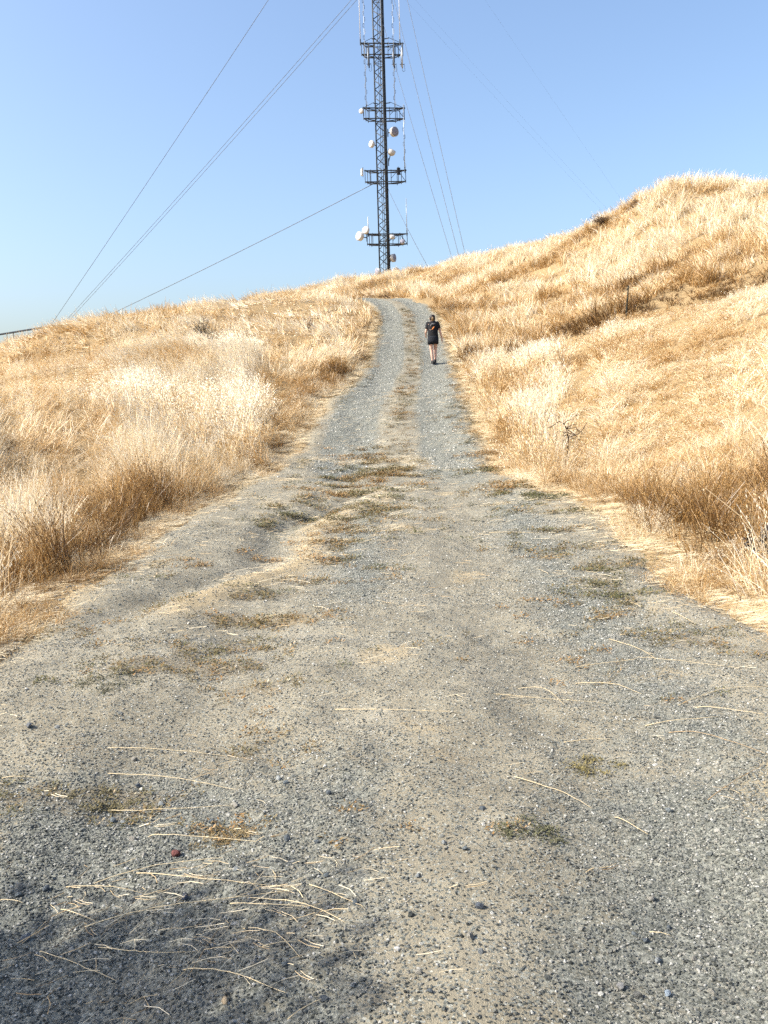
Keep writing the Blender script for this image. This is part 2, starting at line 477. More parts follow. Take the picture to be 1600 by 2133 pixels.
def weed_mask(s, u, x, y):
    n = fbm(x * 1.9 + 4, y * 2.6, 35, 3)
    zone = np.maximum.reduce([
        1.0 * np.exp(-((u + 1.15 - (s - 16.5) * .17 + .18 * np.sin(s * 1.7)) / .3) ** 2) * sstep(10.5, 12, s) * (1 - sstep(18, 21, s)),
        np.exp(-((u + .85 - (s - 15) * .05) / .8) ** 2) * sstep(8.2, 9.2, s) * (1 - sstep(21, 25, s)) * 1.1,
        np.exp(-((u - 1.75) / .5) ** 2) * sstep(9.5, 11, s) * (1 - sstep(27, 34, s)) * .9,
        np.exp(-((u + 1.9) / .5) ** 2) * sstep(8, 9, s) * (1 - sstep(12.5, 14.5, s)) * .8,
        np.exp(-((u - .05) / .30) ** 4) * sstep(18, 22, s) * .95,
        np.exp(-((np.abs(u) - 1.55) / .25) ** 2) * sstep(26, 30, s) * 1.1])
    return np.clip(zone * np.maximum(sstep(.43, .65, n), .5 * sstep(22, 26, s)), 0, 1)

def make_road():
    s_list = [2.5]
    while s_list[-1] < 80:
        s = s_list[-1]; s_list.append(s + (.03 if 7 < s < 14 else .05 if s < 20 else .1 if s < 40 else .25))
    S = np.array(s_list); U = np.linspace(-3.1, 3.1, 150)
    cx, cy = np.interp(S, SLEN, CENTRE[:, 0]), np.interp(S, SLEN, CENTRE[:, 1])
    tx, ty = np.gradient(cx, S), np.gradient(cy, S); L = np.hypot(tx, ty); tx /= L; ty /= L
    X = cx[:, None] + ty[:, None] * U[None, :]; Y = cy[:, None] - tx[:, None] * U[None, :]
    x, y = X.ravel(), Y.ravel(); z = road_height(x, y)
    s = np.repeat(S, len(U)); u = np.tile(U, len(S))
    co = np.c_[x, y, z].astype(np.float32)
    nx = len(U); i = (np.arange(len(S) - 1)[:, None] * nx + np.arange(nx - 1)[None, :]).ravel()
    q = np.c_[i, i + 1, i + nx + 1, i + nx]
    me = bpy.data.meshes.new("gravel_road")
    me.vertices.add(len(co)); me.vertices.foreach_set("co", co.ravel())
    me.loops.add(q.size); me.loops.foreach_set("vertex_index", q.ravel().astype(np.int32))
    me.polygons.add(len(q)); me.polygons.foreach_set("loop_start", np.arange(0, q.size, 4, dtype=np.int32))
    me.update(calc_edges=True)
    me.polygons.foreach_set("use_smooth", np.ones(len(q), bool))
    for nm, val in (("gravel", gravel_mask(s, u, x, y)), ("straw", straw_mask(s, u, x, y)), ("weed", weed_mask(s, u, x, y))):
        a = me.attributes.new(nm, 'FLOAT', 'POINT'); a.data.foreach_set("value", val.astype(np.float32))
    me.materials.append(M_ROAD)
    return tag(obj("gravel_road", me), kind="structure")
road = make_road()

def surface(x, y):
    d, s, u = edge_distance(x, y)
    return np.where(d < .1, np.maximum(road_height(x, y), ground_mesh_height(x, y)), ground_height(x, y))
def surf1(x, y): return float(surface(np.array([x]), np.array([y]))[0])

# ---------------------------------------------------------------- scatter (one stuff object of instances)
def tilt_euler(yaw, lean_dir, lean):
    """rotation: spin by yaw, then tip by `lean` towards lean_dir; as XYZ euler"""
    ca, sa = np.cos(lean_dir), np.sin(lean_dir); ct, st = np.cos(lean), np.sin(lean)
    cy, sy = np.cos(yaw - lean_dir), np.sin(yaw - lean_dir)
    R = np.empty((len(yaw), 3, 3))
    # Rz(a) Ry(t) Rz(yaw-a)
    R[:, 0, 0] = ca * ct * cy - sa * sy; R[:, 1, 0] = sa * ct * cy + ca * sy; R[:, 2, 0] = -st * cy
    R[:, 2, 1] = st * sy; R[:, 2, 2] = ct
    ex = np.arctan2(R[:, 2, 1], R[:, 2, 2]); ey = -np.arcsin(np.clip(R[:, 2, 0], -1, 1)); ez = np.arctan2(R[:, 1, 0], R[:, 0, 0])
    return np.c_[ex, ey, ez]

def scatter(name, pts, rot, scl, tint, idx, meshes, label, cat):
    coll = bpy.data.collections.new(name + "_source")
    for k, me in enumerate(meshes):
        coll.objects.link(bpy.data.objects.new("%s_piece_%02d" % (name, k), me))
    me = bpy.data.meshes.new(name)
    me.vertices.add(len(pts)); me.vertices.foreach_set("co", pts.astype(np.float32).ravel())
    a = me.attributes.new("rot", 'FLOAT_VECTOR', 'POINT'); a.data.foreach_set("vector", rot.astype(np.float32).ravel())
    if scl.ndim == 1: scl = np.c_[scl, scl, scl]
    a = me.attributes.new("scl", 'FLOAT_VECTOR', 'POINT'); a.data.foreach_set("vector", scl.astype(np.float32).ravel())
    a = me.attributes.new("tint", 'FLOAT', 'POINT'); a.data.foreach_set("value", tint.astype(np.float32))
    a = me.attributes.new("idx", 'INT', 'POINT'); a.data.foreach_set("value", idx.astype(np.int32))
    me.materials.append(meshes[0].materials[0])
    o = obj(name, me)
    g = bpy.data.node_groups.new(name + "_nodes", 'GeometryNodeTree')
    g.interface.new_socket("Geometry", in_out='INPUT', socket_type='NodeSocketGeometry')
    g.interface.new_socket("Geometry", in_out='OUTPUT', socket_type='NodeSocketGeometry')
    gi, go = g.nodes.new("NodeGroupInput"), g.nodes.new("NodeGroupOutput")
    ci = g.nodes.new("GeometryNodeCollectionInfo"); ci.inputs["Collection"].default_value = coll
    ci.inputs["Separate Children"].default_value = True; ci.inputs["Reset Children"].default_value = True
    ip = g.nodes.new("GeometryNodeInstanceOnPoints"); ip.inputs["Pick Instance"].default_value = True
    def na(nm, typ):
        nd = g.nodes.new("GeometryNodeInputNamedAttribute"); nd.data_type = typ; nd.inputs["Name"].default_value = nm; return nd.outputs[0]
    g.links.new(gi.outputs[0], ip.inputs["Points"]); g.links.new(ci.outputs[0], ip.inputs["Instance"])
    g.links.new(na("idx", 'INT'), ip.inputs["Instance Index"])
    g.links.new(na("scl", 'FLOAT_VECTOR'), ip.inputs["Scale"])
    e2r = g.nodes.new("FunctionNodeEulerToRotation")
    g.links.new(na("rot", 'FLOAT_VECTOR'), e2r.inputs[0]); g.links.new(e2r.outputs[0], ip.inputs["Rotation"])
    g.links.new(ip.outputs[0], go.inputs[0])
    o.modifiers.new("scatter", 'NODES').node_group = g
    return tag(o, label, cat, kind="stuff")

# ---------------------------------------------------------------- grass
def tuft_mesh(name, nblade, radius, width, hmin, hmax, bend, heads, mat, seed):
    r = random.Random(seed); V, F, B = [], [], []
    for i in range(nblade):
        a = r.random() * 6.283; d = radius * math.sqrt(r.random())
        bx, by = d * math.cos(a), d * math.sin(a)
        h = r.uniform(hmin, hmax); w = width * r.uniform(.6, 1.3); bl = r.random()
        la = a + r.gauss(0, 1.2); ln = bend * r.uniform(.2, 1.5) * h
        fa = r.random() * 3.1416; wx, wy = math.cos(fa) * w / 2, math.sin(fa) * w / 2
        n0 = len(V); segs = 3
        for k in range(segs + 1):
            t = k / segs; o = ln * t * t; tw = (1 - .75 * t) if not heads else (1 - .55 * t)
            cx, cy, cz = bx + math.cos(la) * o, by + math.sin(la) * o, h * (t - .12 * t * t * bend)
            V += [(cx - wx * tw, cy - wy * tw, cz), (cx + wx * tw, cy + wy * tw, cz)]; B += [bl, bl]
            if k: m_ = n0 + 2 * (k - 1); F.append((m_, m_ + 1, m_ + 3, m_ + 2))
        if heads and r.random() < .75:
            tx, ty, tz = bx + math.cos(la) * ln, by + math.sin(la) * ln, h * (1 - .12 * bend)
            for q in range(r.randint(3, 5)):
                aa = r.random() * 6.283; rr = width * r.uniform(1, 4.5); zz = tz - q * h * .055 + r.uniform(-.01, .01)
                px, py = tx + math.cos(aa) * rr - math.cos(la) * ln * .09 * q, ty + math.sin(aa) * rr - math.sin(la) * ln * .09 * q
                l_ = width * r.uniform(2.6, 4.6); ww = width * r.uniform(.5, .85); fb = r.random() * 3.14; bh = max(0, bl - .25)
                n0 = len(V)
                V += [(px, py, zz), (px + math.cos(fb) * ww, py + math.sin(fb) * ww, zz - l_ * .45), (px, py, zz - l_), (px - math.cos(fb) * ww, py - math.sin(fb) * ww, zz - l_ * .45)]
                B += [bh] * 4; F.append((n0, n0 + 1, n0 + 2, n0 + 3))
    me = mesh_from(name, V, F, mat)
    at_ = me.attributes.new("bl", 'FLOAT', 'POINT'); at_.data.foreach_set("value", B)
    return me

TUFT_NEAR = [tuft_mesh("near_tuft", 20, .10, .0066, .26, .68, .42, True, M_GRASS, 10 + k) for k in range(7)]
TUFT_MID = [tuft_mesh("mid_tuft", 20, .13, .0125, .30, .68, .5, True, M_GRASS, 30 + k) for k in range(7)]
TUFT_FAR = [tuft_mesh("far_tuft", 17, .16, .030, .34, .74, .55, False, M_GRASS, 50 + k) for k in range(7)]

def tint_field(x, y):
    n1 = fbm(x / 3.4 + y / 9, y / 2.2, 71, 4); n2 = fbm(x / .9, y / .7, 81, 2)
    t = .08 + .52 * sstep(.48, .82, n1) + .55 * (n2 - .45)
    t = np.where((x < -2.5) & (y > 13), .05 + t * .62, t)
    for cx, cy, rx, ry, rot, k in TINT_SPOTS:
        c, s_ = math.cos(rot), math.sin(rot); dx, dy = x - cx, y - cy
        t = t + k * np.exp(-(((dx * c + dy * s_) / rx) ** 2 + ((-dx * s_ + dy * c) / ry) ** 2)) * (.45 + 1.1 * n2)
    bx = np.array([2.6, 4.0, 5.3, 7.1, 8.8, 10.4, 11.8, 13.2, 18]); by = np.array([29.2, 30.0, 30.7, 31.3, 31.2, 30.8, 30.2, 29.6, 28])
    bd = (y - np.interp(x, bx, by)) / 1.5
    t = t + np.where(x > 2.6, 1.0 * np.exp(-bd ** 2) * (.4 + 1.2 * n2), 0)
    return np.clip(t, 0, 1)
TINT_SPOTS = [(3.3, 41, .8, 2.5, 0, .4), (3.4, 35, .7, 2.2, 0, .4), (9.0, 36.6, 2.6, .8, -.2, .45), (8.7, 45, 2.2, .7, -.3, .45), (13.5, 32.5, 3, .9, -.2, .35),
              (4.3, 9.3, 1.1, .9, 0, .42), (3.5, 7.2, .7, .6, 0, .6), (4.9, 11.7, .9, .7, 0, .3), (11.9, 45.2, 1.6, .6, 0, .5), (15.8, 43.6, 1.6, .5, 0, .4),
              (-7.7, 22, 1.4, .6, .3, .45), (-7.2, 25.5, 1.6, .6, .4, .45), (-13.4, 31, 1.6, .6, .2, .5), (-6.6, 31.7, .9, .4, 0, .35), (-4.4, 17.5, 1.8, 3.2, 0, .24), (3.0, 17.5, .9, 2.5, 0, .18)]

def grass_points(n, box, dmin, dmax_keep, seed, ymin, ymax):
    r = np.random.default_rng(seed)
    x = r.uniform(box[0], box[1], n); y = r.uniform(box[2], box[3], n)
    vis = (np.abs(x) < .50 * y + 3.0)
    x, y = x[vis], y[vis]
    d, s, u = edge_distance(x, y)
    keep = d > dmin + r.random(len(x)) * .25
    x, y, d = x[keep], y[keep], d[keep]
    return x, y, d, r

def plant(name, meshes, dens, box, hs, label, seed, lean0, dmin=.18):
    area = (box[1] - box[0]) * (box[3] - box[2])
    x, y, d, r = grass_points(int(area * dens), box, dmin, 0, seed, box[2], box[3])
    # trodden trail that leaves the road to the right beside the walker
    trail = np.exp(-((y - (28.6 - .12 * (x - 3))) / .45) ** 2) * (x > 2.4) * (x < 6.5)
    keep = r.random(len(x)) > trail * .9
    for cx, cy, cr in ((3.28, 6.8, .3), (3.15, 6.1, .25), (3.28, 14.85, .22)): keep &= (np.hypot(x - cx, y - cy) > cr) | (r.random(len(x)) < .03)
    x, y, d = x[keep], y[keep], d[keep]
    z = ground_height(x, y)
    sz = np.clip(y / 14, .8, 2.2); clump = .6 * fbm(x / (.55 * sz), y / (.5 * sz), 91, 2) + .4 * fbm(x / (1.6 * sz), y / (1.3 * sz), 92, 2); gap = fbm(x / (.42 * sz), y / (.5 * sz), 93, 2)
    kp = r.random(len(x)) < .25 + .9 * sstep(.25, .6, gap)
    x, y, d, z, clump, sz = x[kp], y[kp], d[kp], z[kp], clump[kp], sz[kp]
    k = hs * (.34 + 1.0 * sstep(.28, .70, clump)) * (.5 + .5 * sstep(.05, .5, d)) * r.uniform(.65, 1.2, len(x))
    ld = 3.3 + 2.6 * (fbm(x / 5, y / 5, 95, 2) - .5) * 2
    ln = lean0 * (.4 + 1.4 * fbm(x / 2.2, y / 2.2, 97, 2))
    ln = np.where(x < -3, ln * (1 + 1.0 * sstep(14, 26, y)), ln)
    rot = tilt_euler(r.random(len(x)) * 6.283, ld, ln)
    scl = np.c_[.9 + .3 * r.random(len(x)), .9 + .3 * r.random(len(x)), k]
    f = tint_field(x, y) + (.8 if x.mean() < 0 else .45) * np.exp(-((d - .35) / .45) ** 2) * (y > 6.5) * (.15 + 1.1 * sstep(.40, .66, fbm(x / 1.7, y / 2.6, 99, 2)))  # verge tufts browner, with shade at the grass foot put into the tint
    t = np.clip(f + r.normal(0, .075, len(x)) + .95 * (.48 - clump), 0, 1)  # last term paints shade into the low gaps between clumps
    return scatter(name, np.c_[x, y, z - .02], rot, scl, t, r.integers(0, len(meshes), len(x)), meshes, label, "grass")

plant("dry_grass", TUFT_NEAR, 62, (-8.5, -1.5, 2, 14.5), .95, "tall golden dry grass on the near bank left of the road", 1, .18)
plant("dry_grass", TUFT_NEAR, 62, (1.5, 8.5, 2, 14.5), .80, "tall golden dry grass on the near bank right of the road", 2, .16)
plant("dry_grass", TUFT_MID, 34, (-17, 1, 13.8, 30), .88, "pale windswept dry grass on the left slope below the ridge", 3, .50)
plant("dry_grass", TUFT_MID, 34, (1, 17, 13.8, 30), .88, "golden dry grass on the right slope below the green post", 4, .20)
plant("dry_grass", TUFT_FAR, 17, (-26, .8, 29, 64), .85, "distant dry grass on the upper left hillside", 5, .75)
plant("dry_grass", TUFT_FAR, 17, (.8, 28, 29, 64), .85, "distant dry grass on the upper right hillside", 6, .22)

# flattened straw on the verges and thinly over the road
def litter_mesh(name, n, seed, lmin, lmax, rad):
    r = random.Random(seed); V, F, B = [], [], []
    for i in range(n):
        a = r.random() * 6.283; d = rad * math.sqrt(r.random()); x, y = d * math.cos(a), d * math.sin(a)
        l = r.uniform(lmin, lmax); t = r.gauss(0, .9); w = r.uniform(.0008, .0018); z0 = r.uniform(.004, .03); z1 = z0 + r.uniform(-.004, .035); bl = r.random()
        ux, uy = math.cos(t), math.sin(t); n0 = len(V); bow = r.gauss(0, .06) * l
        for k in range(3):
            q = (k - 1) * l / 2; bb = bow * (1 - abs(k - 1)); zz = z0 + (z1 - z0) * k / 2
            V += [(x + ux * q - uy * (bb - w), y + uy * q + ux * (bb - w), zz), (x + ux * q - uy * (bb + w), y + uy * q + ux * (bb + w), zz + .002)]; B += [bl, bl]
        F += [(n0, n0 + 1, n0 + 3, n0 + 2), (n0 + 2, n0 + 3, n0 + 5, n0 + 4)]
    me = mesh_from(name, V, F, M_LITTER)
    at_ = me.attributes.new("bl", 'FLOAT', 'POINT'); at_.data.foreach_set("value", B)
    return me
LITTER = [litter_mesh("litter", 26, 100 + k, .05, .26, .16) for k in range(6)] + [litter_mesh("litter", 2 + k % 2, 130 + k, .05, .2, .2) for k in range(6)]
def make_litter():
    r = np.random.default_rng(21); n = 150000
    x = r.uniform(-5, 6, n); y = r.uniform(1, 40, n)
    d, s, u = edge_distance(x, y)
    p = np.exp(-((d - .30) / np.where(x > 0, .40, .30)) ** 2) * (.12 + .95 * sstep(.34, .58, fbm(x * 1.5, y * 1.1, 27, 3))) + np.where((d < 0) & (y < 24), (straw_mask(s, u, x, y) * .22 + .02) * np.interp(y, [2, 5, 9], [.25, .6, 1]), 0)
    p = p + .5 * np.exp(-(((x + .6) / .55) ** 2 + ((y - 2.25) / .35) ** 2)) * (d < 0)
    k = (r.random(n) < p) & (np.abs(x) < .5 * y + 1.5)
    x, y, d = x[k], y[k], d[k]; z = surface(x, y)
    return scatter("straw_litter", np.c_[x, y, z + .002], tilt_euler(r.normal(0, .5, len(x)), r.random(len(x)) * 6.28, r.random(len(x)) * .12), r.uniform(.6, 1.2, len(x)) * np.interp(y, [3, 8, 30], [.45, .8, 1.2]),
                   np.clip(r.normal(.40, .24, len(x)) + .9 * (fbm(x * 2.2, y * 1.8, 28, 2) - .5), 0, 1), r.integers(0, 6, len(x)) + np.where(d < .02, 6, 0), LITTER, "flattened pale straw lying along both verges of the road", "straw")
make_litter()

# low weeds in patches over the road
def make_stubble():
    r = np.random.default_rng(29); n = 60000
    x = r.uniform(-6, 7, n); y = r.uniform(3, 44, n)
    d, s, u = edge_distance(x, y)
    c = fbm(x / .7, y / .8, 30, 3)
    k = (r.random(n) < np.exp(-((d - .25) / .4) ** 2) * sstep(.42, .62, c) * 1.2) & (d > -.35) & (np.abs(x) < .5 * y + 1.5)
    x, y, d, c = x[k], y[k], d[k], c[k]; z = surface(x, y)
    hh = (.10 + .30 * sstep(-.2, .6, d)) * r.uniform(.6, 1.5, len(x))
    t = np.clip(.30 + 1.4 * (fbm(x / 1.3, y / 1.5, 33, 2) - .42) + r.normal(0, .15, len(x)), 0, 1)
    return scatter("verge_grass", np.c_[x, y, z - .01], tilt_euler(r.random(len(x)) * 6.283, r.random(len(x)) * 6.283, r.random(len(x)) * .7), np.c_[r.uniform(.4, .9, (len(x), 2)), hh], t,
                   r.integers(0, 7, len(x)), TUFT_NEAR, "short ragged dry tufts along both edges of the road", "grass")
make_stubble()

def weed_mesh(name, seed, n=26, rad=.09, h=.05, l=.035, w=.007):
    r = random.Random(seed); V, F, B = [], [], []
    for i in range(n):
        a = r.random() * 6.283; d = rad * math.sqrt(r.random()); x, y = d * math.cos(a), d * math.sin(a); z = h * r.random() ** 1.5
        t = r.random() * 6.283; e = r.uniform(.1, .9); bl = r.random(); ll = l * r.uniform(.6, 1.4)
        ux, uy, uz = math.cos(t) * math.cos(e), math.sin(t) * math.cos(e), math.sin(e); n0 = len(V); px, py = -math.sin(t) * w, math.cos(t) * w
        V += [(x, y, z), (x + ux * ll * .5 + px, y + uy * ll * .5 + py, z + uz * ll * .5), (x + ux * ll, y + uy * ll, z + uz * ll), (x + ux * ll * .5 - px, y + uy * ll * .5 - py, z + uz * ll * .5)]
        B += [bl] * 4; F.append((n0, n0 + 1, n0 + 2, n0 + 3))
    me = mesh_from(name, V, F, M_WEED)
    at_ = me.attributes.new("bl", 'FLOAT', 'POINT'); at_.data.foreach_set("value", B)
    return me
WEEDS = [weed_mesh("weed", 200 + k) for k in range(6)]
def make_weeds():
    r = np.random.default_rng(22); n = 60000
    x = r.uniform(-3.2, 4.2, n); y = r.uniform(1.6, 44, n)
    d, s, u = edge_distance(x, y)
    k = (r.random(n) < weed_mask(s, u, x, y) * np.where(s > 24, .24, .7)) & (d < .1)
    x, y, s, u = x[k], y[k], s[k], u[k]; z = surface(x, y)
    g = fbm(x * 1.1, y * .9, 45, 2)
    t = np.clip(.80 - 1.2 * (g - .35) + r.normal(0, .12, len(x)), 0, 1)
    return scatter("ground_cover_weeds", np.c_[x, y, z - .003], tilt_euler(r.random(len(x)) * 6.28, r.random(len(x)) * 6.28, r.random(len(x)) * .1),
                   np.c_[r.uniform(.7, 1.5, (len(x), 2)), r.uniform(.5, 1.0, len(x))] * np.interp(y, [2.5, 5, 12], [.42, .6, 1.1])[:, None], t, r.integers(0, 6, len(x)), WEEDS, "low olive and brown weeds in patches over the road", "weeds")
make_weeds()

# ---------------------------------------------------------------- gravel
def rock_mesh(name, seed, mat=M_STONE, sub=1, flat=.7):
    bm = bmesh.new(); bmesh.ops.create_icosphere(bm, subdivisions=sub, radius=1.0)
    r = random.Random(seed); R = Euler((r.random() * 6, r.random() * 6, r.random() * 6)).to_matrix()
    planes = [(Vector((r.gauss(0, 1), r.gauss(0, 1), r.gauss(0, 1))).normalized(), r.uniform(.5, .85)) for _ in range(7)]
    for v in bm.verts:
        p = R @ v.co
        p = p * r.uniform(.85, 1.1)
        for nrm, h in planes:
            q = p.dot(nrm)
            if q > h: p = p - nrm * (q - h)
        v.co = Vector((p.x * 1.1, p.y * .9, p.z * flat))
    me = bpy.data.meshes.new(name); bm.to_mesh(me); bm.free(); me.materials.append(mat); return me
ROCKS = [rock_mesh("rock", 300 + k, sub=2 if k < 3 else 1) for k in range(9)]
def make_gravel():
    r = np.random.default_rng(23); X, Y, S, T = [], [], [], []
    def layer(n, box, smin, smax, pw, pf, tb):
        x = r.uniform(box[0], box[1], n); y = r.uniform(box[2], box[3], n)
        d, s, u = edge_distance(x, y)
        g = gravel_mask(s, u, x, y); k = (r.random(n) < pf(g)) & (d < .15) & (np.abs(x) < .48 * y + .8)
        x, y = x[k], y[k]; X.append(x); Y.append(y); S.append(smin + (smax - smin) * r.random(len(x)) ** pw)
        T.append(np.clip(r.normal(.50, .27, len(x)) + tb, 0, 1))
    layer(430000, (-2.4, 2.6, 1.4, 5.2), .0022, .0062, 2.2, lambda g: .13 + .87 * g ** 1.3, .04)
    layer(170000, (-3, 3, 5, 9.5), .0035, .009, 2.2, lambda g: .12 + .88 * g, .04)          # fine chips close by
    layer(5200, (-3, 3, 1.4, 7), .0055, .0125, 2.6, lambda g: .25 + .7 * g, .06)
    layer(42000, (-3.2, 3.2, 9, 17), .005, .013, 2.2, lambda g: .2 + .7 * g, .03)
    layer(1500, (-3.2, 3.2, 6, 17), .010, .022, 2.5, lambda g: .25 + .4 * g, -.03)
    layer(60000, (-3, 4, 15, 47), .010, .022, 1.6, lambda g: .03 + .9 * g, .17)
    x, y, s, t = map(np.concatenate, (X, Y, S, T)); z = surface(x, y)
    n = len(x)
    return scatter("gravel", np.c_[x, y, z + s * np.interp(s, [.004, .012], [.35, .05])], tilt_euler(r.random(n) * 6.28, r.random(n) * 6.28, r.random(n) * .5), s, t, r.integers(0, 9, n), ROCKS, "loose grey gravel chips strewn over the road", "gravel")
make_gravel()

# ---------------------------------------------------------------- guyed radio mast
MX, MY = 0.94, 95.0
MZ = float(ground_height(np.array([MX]), np.array([MY]))[0])
MAST_TOP = 60.0
mast = empty("radio_mast", (MX, MY, MZ))
tag(mast, "tall dark steel lattice radio mast with four antenna platforms, behind the hilltop", "radio mast")
DELTA = math.radians(11); MR = 0.68
LEGS = [Vector((MR * math.cos(math.pi - DELTA + k * 2 * math.pi / 3), MR * math.sin(math.pi - DELTA + k * 2 * math.pi / 3), 0)) for k in range(3)]
H = MAST_TOP - MZ
leg_me = MB().tube([(0, 0, -.1), (0, 0, H)], .075, 8).mesh("leg", M_STEEL, True)
for p in LEGS: obj("leg", leg_me, mast, p)
MB().lathe([(1.1, -.5), (1.1, .12), (.95, .16)], n=8).build("footing", M_CONC, mast)
PANEL = .875
npan = int(H / PANEL)
def bar_mesh(name, a, b, r, mat=M_STEEL): return MB().tube([a, b], r, 5).mesh(name, mat)
for f in range(3):
    a, b = LEGS[f], LEGS[(f + 1) % 3]
    d1 = bar_mesh("brace", a, b + Vector((0, 0, PANEL)), .045); d2 = bar_mesh("brace", b, a + Vector((0, 0, PANEL)), .045)
    hb = bar_mesh("girt", a, b, .03)
    for k in range(npan):
        obj("brace", d1 if (k + f) % 2 == 0 else d2, mast, (0, 0, .15 + k * PANEL))
        if k % 7 == 0: obj("girt", hb, mast, (0, 0, .15 + k * PANEL))
lad = MB()
for x in (-.16, .16): lad.tube([(x, 0, 0), (x, 0, H)], .016, 4)
ld = lad.build("ladder_rail", M_STEEL, mast, loc=(.12, .05, 0))
rung = MB().tube([(-.16, 0, 0), (.16, 0, 0)], .011, 4).mesh("rung", M_STEEL)
for k in range(110): obj("rung", rung, ld, (0, 0, .3 + k * .4))
for k, (x, y, r) in enumerate([(.38, -.12, .05), (.42, .02, .06), (.3, -.2, .035), (.36, .12, .045), (-.2, .1, .03), (.02, -.05, .026)]):
    pts = [(x + .03 * math.sin(i * 1.3 + k), y + .03 * math.cos(i * .9 + k), i * 2.4) for i in range(int(H / 2.4) + 1)]
    MB().tube(pts, r, 6).build("cable", M_BLACK, mast, True)

RING = [Vector((2.42, -.25, 0)), Vector((-1.95, -.6, 0)), Vector((-1.45, .35, 0)), Vector((1.5, .6, 0))]
def platform(zt, zb, yaw, stays):
    h = zt - zb
    R = Matrix.Rotation(yaw, 3, 'Z')
    ring = [R @ v for v in RING]; z0 = zb - MZ; z1 = zt - MZ
    fr = MB()
    for k in range(4):
        fr.tube([ring[k] + Vector((0, 0, z0)), ring[(k + 1) % 4] + Vector((0, 0, z0))], .055, 6)
    p = fr.build("platform", M_STEEL, mast)
    for z in (z0, z1):
        for k, v in enumerate(ring):
            lg = min(LEGS, key=lambda q: (q - v).length); MB().tube([lg + Vector((0, 0, z)), v + Vector((0, 0, z))], .045, 5).build("arm", M_STEEL, p)
    for z in (z1,):
        for k in range(4):
            a, b = ring[k], ring[(k + 1) % 4]
            MB().tube([a + (a - b).normalized() * .1 + Vector((0, 0, z)), b + (b - a).normalized() * .1 + Vector((0, 0, z))], .062 if k == 0 else .045, 6).build("rail", M_STEEL, p)
    for k in range(4):
        a, b = ring[k], ring[(k + 1) % 4]
        for t in ((0, .18, .36, .68, .86) if k == 0 else (0, .5)):
            q = a.lerp(b, t); MB().tube([q + Vector((0, 0, z0 - .16)), q + Vector((0, 0, z1 + .12))], .036, 5).build("post", M_STEEL, p)
    a, b = ring[0], ring[1]
    MB().tube([a + Vector((0, 0, z0)), a.lerp(b, .19) + Vector((0, 0, z1))], .032, 5).build("diagonal", M_STEEL, p)
    MB().tube([a.lerp(b, .19) + Vector((0, 0, z1)), a.lerp(b, .36) + Vector((0, 0, z0 + .35))], .028, 5).build("diagonal", M_STEEL, p)
    if stays:
        for v, sx in ((ring[0], .95), (ring[1], -.85)):
            hz = z1 + .62
            MB().tube([(sx * .45, 0, hz - .02), (sx, -.1, hz)], .05, 5).build("bracket", M_STEEL, p)
            MB().tube([(sx * .95, -.1, hz + .08), v + Vector((0, 0, z1))], .025, 5).build("stay", M_STEEL, p)
    return p
platform(38.75, 37.65, 0, True)
platform(32.28, 31.22, .02, True)
platform(25.9, 24.75, -.02, False)
platform(19.3, 18.25, .03, False)

# ---------------------------------------------------------------- antennas on the mast
def W(x, z, y=0.0): return Vector((MX - .07 + x, MY + y, z))
def dish(x, z, y, nrm, dia, label, to, face=M_GREYF, depth=.5, name="dish_antenna"):
    nrm = Vector(nrm).normalized(); c = W(x, z, y); R = dia * .43
    o = empty(name, c)
    MB().lathe([(R * .35, -R * .75), (R * .75, -R * .5), (R, -R * .2), (R * 1.02, R * depth)], nrm, n=22).build("drum", M_WHITE, o, True)
    MB().lathe([(R * .98, R * depth), (R * .9, R * depth + .03), (R * .5, R * depth + .07), (.01, R * depth + .085)], nrm, n=22).build("radome", face, o, True)
    t = Vector(to); t = W(t.x, t.z, t.y) - c
    MB().tube([-nrm * R * .7, t], .05, 6).build("mount_arm", M_STEEL, o)
    MB().tube([t + Vector((0, 0, -.4)), t + Vector((0, 0, .4))], .05, 6).build("mount_pipe", M_STEEL, o)
    return tag(o, label, "dish antenna", "dish antennas on the mast")
dish(1.3, 29.85, -.35, (.62, -.76, -.05), 1.15, "largest white drum dish with shade-grey face, right of the mast above mid-height", (.68, -.1, 29.85))
dish(-1.06, 28.68, -.3, (-.80, -.55, .05), .85, "round white dish facing left, alone on the left side of the mast", (-.6, .1, 28.6), M_WHITE, .45)
dish(1.0, 27.85, .1, (.42, -.25, .87), .95, "white drum dish tipped upward on a bracket, right of the mast below the largest dish", (.68, .1, 26.9), M_WHITE, .7)
dish(.88, 16.8, -.1, (.9, -.42, 0), 1.0, "dish seen edge-on at the right of the mast just above the grass", (.6, .1, 16.8))
dish(-.78, 15.35, -.1, (-.85, -.5, 0), .95, "narrow dish at the foot of the mast on the left, half hidden by grass", (-.5, 0, 15.3))
dish(1.15, 15.3, -.2, (.55, -.83, .1), 1.0, "grey faced dish at the foot of the mast on the right, cut off by grass", (.6, 0, 15.2))
dish(-2.6, 19.05, -.8, (-.72, -.66, .1), 1.1, "big white dish hanging off the left end of the lowest platform", (-1.9, -.75, 18.9), M_WHITE, .55)
dish(-1.98, 19.62, -1.0, (-.5, -.8, .25), .95, "white oval dish on top of the left end of the lowest platform", (-1.75, -.72, 19.4), M_WHITE, .35)
dish(.85, 18.95, -.5, (.3, -.4, .85), .7, "small white dish under the lowest platform just right of the mast", (.5, -.2, 18.6), M_WHITE, .5)
dish(1.95, 18.42, -.5, (-.2, -.75, .3), .62, "small pale dish low on the right half of the lowest platform", (2.0, -.25, 18.5), M_GREYF, .4)
